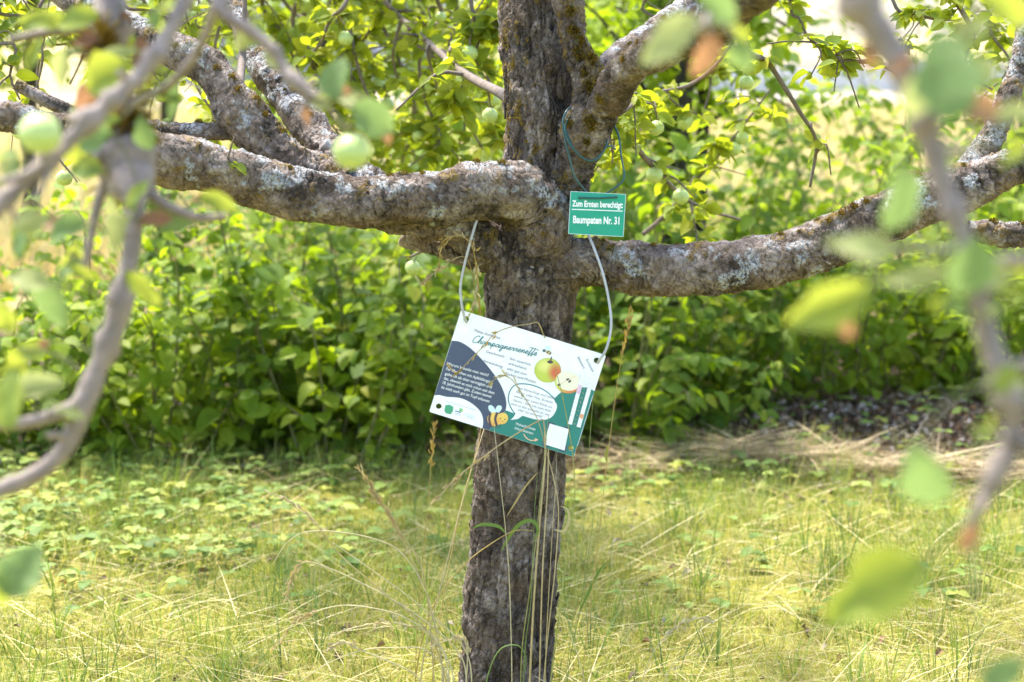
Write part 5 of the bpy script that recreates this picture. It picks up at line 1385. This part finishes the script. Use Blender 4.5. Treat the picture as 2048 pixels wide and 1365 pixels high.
disc('printed_half_apple', (1078, 705), 88, 76, 0.05, half_rim, T1 + .0002)
disc('printed_half_apple_flesh', (1082, 694), 83, 68, 0.05, half_flesh, T1 + .0004)
B.line('printed_core_line', [(1022, 720), (1060, 698), (1100, 676), (1137, 660)], 4, INK['peach'], T1 + .0006)
B.area('printed_seed', [(1068, 682), (1085, 676), (1090, 684), (1074, 692)], INK['stripe'], T1 + .0007)
B.area('printed_seed', [(1082, 700), (1096, 686), (1104, 694), (1092, 706)], INK['stripe'], T1 + .0007)
B.area('printed_core_end', [(1010, 716), (1026, 712), (1030, 724), (1016, 730)], INK['stripe'], T1 + .0007)
# calendar strips
def strip(p0, p1, wd, marks):
    a, b = B.zb(*p0), B.zb(*p1); d = (b - a) / 12; n = np.array([d[1], -d[0]]); n = n / np.linalg.norm(n) * wd * B.scale() * .5; n = n if n[0] > 0 else -n
    q = lambda u, k: a + d * u + n * k
    V = np.array([[*q(0, -1), 0], [*q(12, -1), 0], [*q(12, 1), 0], [*q(0, 1), 0]])
    st = B.part('calendar_strip', V, [[0, 1, 2, 3]], INK['white'], T1 + .0008)
    for i in range(12):
        e = .06
        m = INK[marks.get(i, 'white')]
        V = np.array([[*q(i + e, -.86), 0], [*q(i + 1 - e, -.86), 0], [*q(i + 1 - e, .86), 0], [*q(i + e, .86), 0]])
        B.part('calendar_cell', V, [[0, 1, 2, 3]], m, T1 + .0012, st)
    for i in range(13):
        V, F = stroke([q(i, -1), q(i, 0), q(i, 1)], 1.5 * B.scale()); B.part('calendar_rule', V, F, INK['grey'], T1 + .0010, st)
strip((1190, 632), (1097, 992), 29, {3: 'pink', 4: 'pink'})
strip((1256, 652), (1157, 1012), 29, {9: 'orange'})
for i, ch in enumerate('JFMAMJJASOND'):
    u = (i + .6) / 12; x = 1218 + (1123 - 1218) * u; y = 645 + (1005 - 645) * u
    B.text(ch, (x, y), (x + 6, y + 2), 9, INK['peach'] if i > 2 else INK['grey'], T1)
# framed white square at the lower right
fr = [(957, 985), (1090, 1025), (1062, 1172), (916, 1126)]
cen = np.mean(fr, axis=0)
big = [tuple(cen + (np.array(p) - cen) * 1.08) for p in fr]
for k in range(4):
    p = np.array(big[k]); a = np.array(big[(k + 1) % 4]); b = np.array(big[k - 1])
    P = [p + (a - p) * .26, p, p + (b - p) * .26]
    V, F = stroke([B.zb(*q) for q in (P[0], P[0] * .5 + P[1] * .5, P[1])], 10 * B.scale()); V2, F2 = stroke([B.zb(*q) for q in (P[1], P[1] * .5 + P[2] * .5, P[2])], 10 * B.scale())
    V2[:, 2] += 2e-5
    B.part('frame_corner', np.vstack([V, V2]), F + [[i + len(V) for i in f] for f in F2], INK['navy'], T1)
B.area('white_square', fr, INK['white'], T1 + .0004, False)
B.line('arrow', [(776, 1055), (795, 1082), (828, 1100), (868, 1097)], 7, INK['peach'], T1)
B.area('arrow_head', [(855, 1084), (880, 1096), (855, 1110)], INK['peach'], T1 + .0002, False)
# printed bee, little bee, logos, dotted flight paths
B.area('bee_wing', [(560, 912), (535, 890), (530, 862), (550, 855), (572, 875), (578, 910)], INK['wing'], T1)
B.area('bee_wing', [(582, 912), (578, 885), (595, 858), (620, 862), (622, 882), (600, 910)], INK['wing'], T1)
def bee_col(x, y): return np.array([0.82, 0.56, 0.13]) * (1 - .0) + np.array([0, -.16, -.03]) * max(0, -y)
disc('bee_body', (572, 952), 50, 48, -.3, bee_col, T1 + .0002)
B.line('bee_stripe', [(545, 910), (536, 950), (548, 1000)], 16, INK['stripe'], T1 + .0004)
B.line('bee_stripe', [(592, 905), (578, 952), (592, 1000)], 17, INK['stripe'], T1 + .0004)
disc('bee_head', (628, 947), 38, 42, -.3, bee_col, T1 + .0006)
for p in ((614, 947), (645, 953)): disc('bee_eye', p, 4, 5, 0, lambda x, y: np.array([.03, .02, .02]), T1 + .0008, 2, 10)
B.line('bee_mouth', [(622, 962), (630, 968), (640, 965)], 2.5, INK['stripe'], T1 + .0008)
for x in (565, 588, 612): B.line('bee_leg', [(x, 995), (x - 2, 1003), (x - 4, 1012)], 4, INK['stripe'], T1 + .0001)
disc('little_bee_body', (944, 497), 22, 14, -.3, lambda x, y: np.array([.66, .46, .22]) if math.sin(x * 7) > 0 else np.array([.06, .07, .08]), T1)
disc('little_bee_head', (913, 486), 11, 10, 0, lambda x, y: np.array([.04, .12, .16]), T1)
B.area('little_bee_wing', [(930, 484), (922, 462), (938, 452), (958, 470), (948, 486)], INK['wing'], T1 + .0002)
B.dashes([(318, 300), (300, 340), (318, 372), (360, 376), (398, 350), (400, 312), (372, 292), (330, 290)], 2, 8, 6, INK['grey'], T1)
B.dashes([(402, 268), (440, 312), (500, 335), (560, 325), (600, 296)], 2, 8, 6, INK['grey'], T1)
B.dashes([(975, 505), (1000, 518), (1040, 512), (1065, 488), (1090, 462), (1120, 458), (1165, 472)], 2, 8, 6, INK['grey'], T1)
B.area('logo', [(232, 852), (262, 850), (286, 866), (282, 895), (268, 915), (235, 908), (224, 890)], INK['mint'], T1, False)
B.area('logo', [(330, 872), (352, 878), (350, 900), (326, 894)], INK['lightgreen'], T1, False)
for a, b, c in [((300, 892), (340, 904), 'bluetext'), ((298, 905), (338, 917), 'grey'), ((296, 913), (336, 926), 'grey'), ((360, 912), (430, 932), 'wing'), ((378, 928), (434, 944), 'grey'), ((380, 938), (432, 953), 'grey')]:
    B.line('logo_rule', [a, ((a[0] + b[0]) / 2, (a[1] + b[1]) / 2), b], 7 if c in ('bluetext', 'wing') else 3, INK[c], T1, 2)
B.dashes([(1152, 1140), (1205, 965), (1256, 792)], 5, 7, 3, INK['wing'], T1, 'fine_print')

# white cable loop that carries the board
def wire(name, rows, r, mat, parent, n=120):
    pts = [[*(at(a, b, Y)), r] for a, b, Y in rows]
    V, F, _, _ = tube_arrays(pts, n, 10)
    mw = Matrix.Translation(parent.location) @ parent.rotation_euler.to_matrix().to_4x4()
    inv = np.array(mw.inverted())
    V = V @ inv[:3, :3].T + inv[:3, 3]
    return obj(name, py_mesh(name, V, tidy(F), mat, True), parent)
cable_mat = plain('white_cable', (0.42, 0.43, 0.46), 0.4, 0.5, 0.1, 400, 0.1)
wire('cable', [(936, 650, 3.87), (930, 638, 3.838), (924, 612, 3.83), (921, 575, 3.83), (929, 530, 3.83), (944, 472, 3.83), (957, 430, 3.845), (963, 418, 3.89), (975, 425, 4.0), (1010, 440, 4.07), (1080, 430, 4.09), (1150, 440, 4.05), (1172, 462, 3.94), (1178, 474, 3.872), (1190, 502, 3.852), (1207, 552, 3.845), (1219, 610, 3.84), (1222, 655, 3.835), (1213, 697, 3.83), (1198, 722, 3.838), (1192, 732, 3.87)], 0.0026, cable_mat, B.root, 200)

# ================================================================== small green sign
G = Panel('harvest_sign', (1140, 383), (1251, 389), (1137, 468), 3.84, 0.107, 0.082, 'small green sign with white German lettering hanging right of the trunk', 'sign', ((138, 887), (693, 927), (132, 1303)))
gm = plain('sign_green', (0.008, 0.31, 0.205), 0.4, 0.4, 0.05, 200, 0.06)
GW, GH = 0.107, 0.082
V, F = filled([[(-GW / 2, -GH / 2), (GW / 2, -GH / 2), (GW / 2, GH / 2), (-GW / 2, GH / 2)]] + [circle(G.zb(*p), 0.0022, 14) for p in ((238, 958), (598, 952))], 0.001)
G.part('panel', V, F, gm, 0)
e = 0.0006
for P in ([(-GW / 2, GH / 2), (GW / 2, GH / 2)], [(-GW / 2, -GH / 2), (GW / 2, -GH / 2)], [(-GW / 2, -GH / 2), (-GW / 2, GH / 2)], [(GW / 2, -GH / 2), (GW / 2, GH / 2)]):
    P = np.array(P) * 0.994
    V, F = stroke([P[0], P.mean(0), P[1]], 0.0008); G.part('pale_edge', V, F, INK['wing'], 0.0012)
G.text('Zum Ernten berechtigt:', (160, 1034), (668, 1060), 60, INK['white'], 0.0013, 0.03)
G.line('underline', [(158, 1064), (410, 1077), (668, 1092)], 9, INK['white'], 0.0013, 2)
G.text('Baumpaten Nr. 31', (176, 1197), (640, 1220), 74, INK['white'], 0.0013, 0.03)
G.area('scratch', [(612, 1165), (622, 1172), (620, 1192), (610, 1186)], INK['green'], 0.0016, False)
cord_mat = plain('green_cord', (0.018, 0.075, 0.075), 0.35, 0.5, 0.1, 400, 0.1)
wire('cord', [(1160, 396, 3.85), (1160, 396, 3.838), (1195, 397, 3.836), (1231, 395, 3.838), (1231, 395, 3.85)], 0.0019, cord_mat, G.root, 40)
wire('cord', [(1176, 388, 3.85), (1150, 355, 3.84), (1140, 320, 3.84), (1129, 275, 3.845), (1126, 245, 3.85), (1132, 224, 3.86), (1146, 214, 3.88), (1165, 215, 3.93), (1195, 225, 3.975), (1215, 238, 3.95), (1226, 248, 3.9), (1238, 275, 3.87), (1242, 310, 3.86), (1248, 345, 3.855), (1246, 362, 3.85), (1230, 376, 3.85), (1212, 388, 3.85)], 0.0019, cord_mat, G.root, 150)
wire('cord', [(1165, 222, 3.95), (1148, 226, 3.89), (1136, 238, 3.86), (1130, 256, 3.845), (1136, 282, 3.84), (1150, 302, 3.835), (1168, 318, 3.835), (1186, 321, 3.84), (1204, 307, 3.85), (1213, 290, 3.86), (1215, 272, 3.89), (1213, 255, 3.93)], 0.0019, cord_mat, G.root, 110)
wire('cord', [(1128, 250, 3.853), (1135, 270, 3.847), (1147, 297, 3.842), (1166, 316, 3.842), (1184, 323, 3.845), (1200, 314, 3.855), (1212, 296, 3.865), (1222, 293, 3.875), (1231, 299, 3.89)], 0.0019, cord_mat, G.root, 90)

# ================================================================== tall dry and green grass stalks round the trunk
SCOL = {'straw': (0.38, 0.29, 0.13), 'gold': (0.38, 0.26, 0.07), 'green': (0.13, 0.20, 0.04), 'pale': (0.46, 0.39, 0.21), 'lime': (0.27, 0.27, 0.06)}
SM = {k: plain('stalk_' + k, c, 0.5, 0.35, 0.2, 300, 0.25) for k, c in SCOL.items()}
SG = 'tall grass stalks round the trunk'
def stalk(rows, col, label, head=None, hcol=None, wpx=1.9, blades_=(), Y=3.72, hfull=1.0):
    """rows (px,py[,Y]) from tip to foot; the foot is carried on to the ground. head = share of the length from the tip that carries seed"""
    P = [at(r[0], r[1], r[2] if len(r) > 2 else Y) for r in rows]
    foot = P[-1]
    if foot[2] > 0.03:
        dx = P[-1] - P[-2]; dx = dx / (np.linalg.norm(dx) + 1e-6)
        P.append(np.array([foot[0] + dx[0] * foot[2] * .5, foot[1] + .02, float(ground_z(foot[0], foot[1])) - .004]))
    base = P[-1]
    t = thing('grass_stalk', base, label, 'grass stalk', SG)
    w0 = wpx * .5 * mpp(P[0])
    pts = [np.append(p, w0 * (0.55 + 0.6 * i / (len(P) - 1))) for i, p in enumerate(P)]
    obj('stem', tube_mesh('stem', pts, 14 * len(pts), 6, SM[col], base), t)
    if head:
        S = spline(pts, 200)[:, :3]; Lh = int(200 * head)
        seeds = []
        k = int(34 * hfull) + 6
        TV, TF = leaf_template(wid=0.30, fold=0.5, droop=0.05, rows=4, tip=.03)
        T = np.gradient(S, axis=0); T /= np.linalg.norm(T, axis=1)[:, None] + 1e-9
        i = (rng.random(k) * Lh).astype(int)
        d = -T[i] + rng.normal(0, .28, (k, 3)); n = rng.normal(size=(k, 3))
        off = rng.normal(0, .0022 * hfull, (k, 3))
        V, F = scatter(TV, TF, S[i] + off - base, frame_from(d, n), 0.009 + 0.008 * rng.random(k))
        C = np.repeat(pick([SCOL[hcol or 'straw'], tuple(c * 1.15 for c in SCOL[hcol or 'straw'])], k, .15), len(TV), 0)
        tag(obj('seed_head', fast_mesh('seed_head', V, F, M['straw'], C), t), kind='stuff')
    for br in blades_:
        Q = np.array([at(r[0], r[1], r[2] if len(r) > 2 else Y) for r in br[0]])
        S = spline(np.hstack([Q, np.zeros((len(Q), 1))]), 22)[:, :3]
        T, A, Bn = frames(S)
        u = np.linspace(0, 1, 22); wv = (br[1] * mpp(Q[0]) * .5 * np.sin(np.pi * np.clip(u * .93 + .07, 0, 1)) ** .7)[:, None]
        sd_ = np.cross(T, np.array([0.25, -1, .35])); sd_ /= np.linalg.norm(sd_, axis=1)[:, None]
        V = np.stack([S - sd_ * wv, S + np.cross(T, sd_) * wv * .25, S + sd_ * wv], 1).reshape(-1, 3) - base
        F = [[3 * i + c, 3 * i + 3 + c, 3 * i + 4 + c, 3 * i + 1 + c] for i in range(21) for c in (0, 1)]
        obj('blade', fast_mesh('blade', V, F, M['grass'], np.tile(SCOL[br[2]], (len(V), 1))), t)
stalk([(984, 820, 3.90), (990, 870, 3.80), (1000, 960, 3.74), (1010, 1050, 3.72), (1018, 1150, 3.72), (1023, 1300, 3.72), (1024, 1400, 3.72)], 'pale', 'pale upright stalk crossing the trunk below the board, leftmost', blades_=[([(1010, 1066), (1000, 1055), (982, 1050), (962, 1050), (944, 1058)], 7, 'green')])
stalk([(1097, 832, 3.80), (1095, 850, 3.80), (1090, 910, 3.76), (1082, 980, 3.74), (1072, 1080, 3.72), (1060, 1180, 3.72), (1045, 1290, 3.72), (1040, 1400, 3.72)], 'lime', 'golden-green stalk rising past the white square on the board', blades_=[([(1070, 1080), (1076, 1060), (1068, 1044), (1050, 1043), (1030, 1058), (1012, 1085), (1002, 1104)], 8, 'green')])
stalk([(1113, 900, 3.90), (1112, 960, 3.78), (1105, 1060, 3.74), (1098, 1180, 3.72), (1092, 1300, 3.72), (1090, 1400, 3.72)], 'straw', 'straw-coloured upright stalk along the right side of the trunk')
stalk([(982, 764, 3.80), (993, 757, 3.80), (1007, 752, 3.80), (1026, 762, 3.80), (1054, 803, 3.79), (1076, 842, 3.79), (1093, 903, 3.78), (1110, 970, 3.76), (1117, 1030, 3.74), (1110, 1140, 3.72), (1095, 1280, 3.72), (1085, 1400, 3.72)], 'straw', 'bent dry stalk arching over the speech bubble on the board', head=.12, hcol='pale', hfull=.4, wpx=2.6, blades_=[([(1110, 1060), (1128, 1062), (1138, 1040), (1135, 1020), (1120, 1012)], 6, 'pale')])
stalk([(1110, 734, 3.80), (1125, 794, 3.80), (1138, 862, 3.80), (1147, 926, 3.79), (1149, 1000, 3.78), (1138, 1080, 3.76), (1122, 1200, 3.74), (1104, 1340, 3.73), (1098, 1420, 3.73)], 'lime', 'yellow-green stalk leaning over the printed half apple', wpx=3)
stalk([(875, 998, 3.70), (914, 956, 3.72), (952, 926, 3.74), (1007, 885, 3.78), (1076, 843, 3.80), (1088, 850, 3.79), (1090, 920, 3.77), (1080, 1040, 3.74), (1068, 1200, 3.72), (1058, 1400, 3.72)], 'straw', 'snapped dry stalk whose ear hangs down left below the board', head=.16, hcol='straw', hfull=1.1, wpx=4)
stalk([(1262, 628), (1252, 680), (1243, 720), (1234, 772), (1222, 860), (1212, 940), (1200, 1050), (1185, 1180), (1170, 1300), (1165, 1400)], 'gold', 'tall golden seed stalk standing right of the board', head=.10, hcol='gold', hfull=.9, blades_=[([(1214, 925), (1212, 912), (1214, 898), (1216, 890)], 6, 'lime')])
stalk([(1186, 800, 3.90), (1181, 860, 3.84), (1175, 960, 3.78), (1165, 1080, 3.74), (1150, 1200, 3.72), (1135, 1330, 3.72), (1130, 1400, 3.72)], 'lime', 'thin green-gold stalk coming out under the right edge of the board')
stalk([(881, 540, 3.82), (879, 515, 3.81), (884, 490, 3.80), (900, 474, 3.79), (925, 474, 3.78), (945, 495, 3.78), (955, 560, 3.80), (962, 640, 3.86), (968, 760, 3.88), (958, 880, 3.86), (925, 1000, 3.80), (895, 1150, 3.76), (872, 1290, 3.72), (862, 1400, 3.72)], 'gold', 'tall golden stalk whose drooping ear curls over left of the white cable', head=.13, hcol='straw', hfull=1.2)
stalk([(943, 625, 3.80), (950, 590, 3.80), (953, 555, 3.81), (951, 530, 3.82), (957, 560, 3.84), (960, 640, 3.95), (980, 760, 4.08), (1000, 880, 4.10), (1000, 1000, 4.10), (990, 1200, 4.10), (985, 1345, 4.10)], 'gold', 'golden stalk with an ear hanging between cable and trunk', head=.12, hcol='pale', hfull=.9)
stalk([(852, 562, 3.74), (870, 545, 3.75), (888, 535, 3.76), (905, 520, 3.77), (935, 520, 3.79), (955, 600, 3.93), (985, 760, 4.08), (1005, 950, 4.12), (1000, 1200, 4.12), (995, 1345, 4.12)], 'straw', 'dry stalk with a drooping tip under the short left stub', head=.06, hcol='straw', hfull=.7)
stalk([(869, 852), (866, 890), (862, 930), (856, 1010), (845, 1120), (835, 1250), (830, 1380)], 'gold', 'slim golden stalk with an upright ear below the left board corner', head=.13, hcol='gold', hfull=.8)
stalk([(900, 735, 3.80), (915, 745, 3.79), (940, 720, 3.79), (965, 695, 3.79), (990, 668, 3.79), (1020, 655, 3.80), (1060, 648, 3.81), (1076, 646, 3.82), (1086, 668, 3.83), (1092, 690, 3.86), (1096, 800, 3.88), (1096, 950, 3.82), (1085, 1150, 3.75), (1078, 1400, 3.72)], 'straw', 'broken seed stalk hanging over the handwritten title on the board', head=.13, hcol='gold', hfull=.5, wpx=2.6)
stalk([(985, 800, 3.92), (960, 885, 3.84), (930, 985, 3.78), (910, 1060, 3.74), (880, 1180, 3.70), (850, 1300, 3.68), (838, 1400, 3.66)], 'straw', 'long tan stalk leaning out left from behind the board', wpx=2.8)
stalk([(1066, 1062), (1030, 1062), (985, 1086), (930, 1128), (880, 1190), (850, 1260), (835, 1330), (828, 1400)], 'gold', 'orange-tan stalk bending right across the lower trunk', wpx=3)
stalk([(1048, 1345), (1052, 1315), (1036, 1292), (1005, 1296), (985, 1325), (972, 1370), (968, 1420)], 'green', 'green blade looping across the foot of the trunk', wpx=3)
stalk([(1075, 950, 3.78), (1070, 1010, 3.76), (1066, 1100, 3.74), (1062, 1200, 3.72), (1050, 1300, 3.72), (1046, 1400, 3.72)], 'green', 'slim green stalk on the trunk with a folded dry leaf at its top', blades_=[([(1075, 945, 3.78), (1050, 975, 3.77), (1028, 1010, 3.76), (1012, 1035, 3.75)], 4, 'straw')])
# the dry fan bent over to the left of the trunk
fan = [([(666, 1086), (740, 1138), (840, 1212), (930, 1300), (945, 1400)], 'pale', .0, 'straight pale stalk pointing up left out of the dry fan'),
       ([(572, 1195), (585, 1150), (605, 1126), (640, 1130), (720, 1165), (830, 1228), (920, 1310), (935, 1400)], 'pale', .17, 'pale stalk of the fan with a hooked golden ear'),
       ([(534, 985), (580, 1003), (625, 1040), (680, 1110), (760, 1180), (860, 1270), (900, 1400)], 'straw', .22, 'straw stalk with the feathery ear farthest upper left'),
       ([(718, 938), (740, 970), (775, 1030), (815, 1085), (845, 1140), (860, 1250), (870, 1400)], 'straw', .14, 'thin stalk with a dark ear standing highest over the left lawn'),
       ([(742, 992), (775, 1020), (790, 1050), (810, 1090), (850, 1180), (880, 1300), (890, 1400)], 'straw', .2, 'short-eared straw stalk just below the highest one on the left'),
       ([(545, 1130), (575, 1085), (615, 1064), (670, 1064), (740, 1076), (800, 1104), (850, 1180), (880, 1300), (885, 1400)], 'pale', .0, 'long thin stalk arching over to the left in a wide bow'),
       ([(550, 1295), (580, 1255), (620, 1228), (680, 1212), (740, 1216), (810, 1236), (880, 1290), (905, 1400)], 'pale', .2, 'low pale stalk arching left above the lawn'),
       ([(655, 1276), (700, 1258), (760, 1246), (800, 1248), (860, 1270), (900, 1330), (910, 1400)], 'pale', .45, 'thick pale feathery ear lying low left of the trunk foot'),
       ([(595, 1366), (660, 1325), (730, 1300), (800, 1296), (850, 1300), (890, 1340), (900, 1400)], 'pale', .0, 'lowest thin stalk arching to the lower left'),
       ([(660, 1295), (690, 1285), (720, 1300), (770, 1320), (830, 1350), (860, 1400)], 'pale', .22, 'small pale ear near the ground left of the trunk'),
       ([(860, 1290), (900, 1280), (920, 1275), (935, 1300), (930, 1400)], 'pale', .35, 'short pale ear right beside the trunk foot')]
for rows, c, hd, lab in fan:
    stalk(rows, c, lab, head=hd or None, hcol='pale' if hd > .2 else 'straw', wpx=3.0, Y=3.70)
stalk([(1428, 1246), (1400, 1238), (1372, 1243), (1340, 1265), (1310, 1300), (1288, 1350), (1280, 1400)], 'pale', 'pale drooping ear alone on the right lawn', head=.33, hcol='pale', hfull=1.1, Y=3.68)
stalk([(1400, 1310), (1370, 1312), (1345, 1330), (1330, 1365), (1325, 1410)], 'pale', 'short bent straw at the bottom right of the trunk', Y=3.66)
stalk([(1172, 1400), (1168, 1360), (1152, 1300), (1135, 1260), (1120, 1230), (1112, 1215)][::-1], 'pale', 'white curved dry blade beside the right foot of the trunk', Y=3.70)
stalk([(1180, 1010), (1186, 1040), (1175, 1120), (1160, 1220), (1140, 1320), (1132, 1400)], 'green', 'slender green stalk just right of the lower trunk', Y=3.74, blades_=[([(1160, 1220), (1180, 1180), (1200, 1140), (1220, 1120)], 6, 'green')])
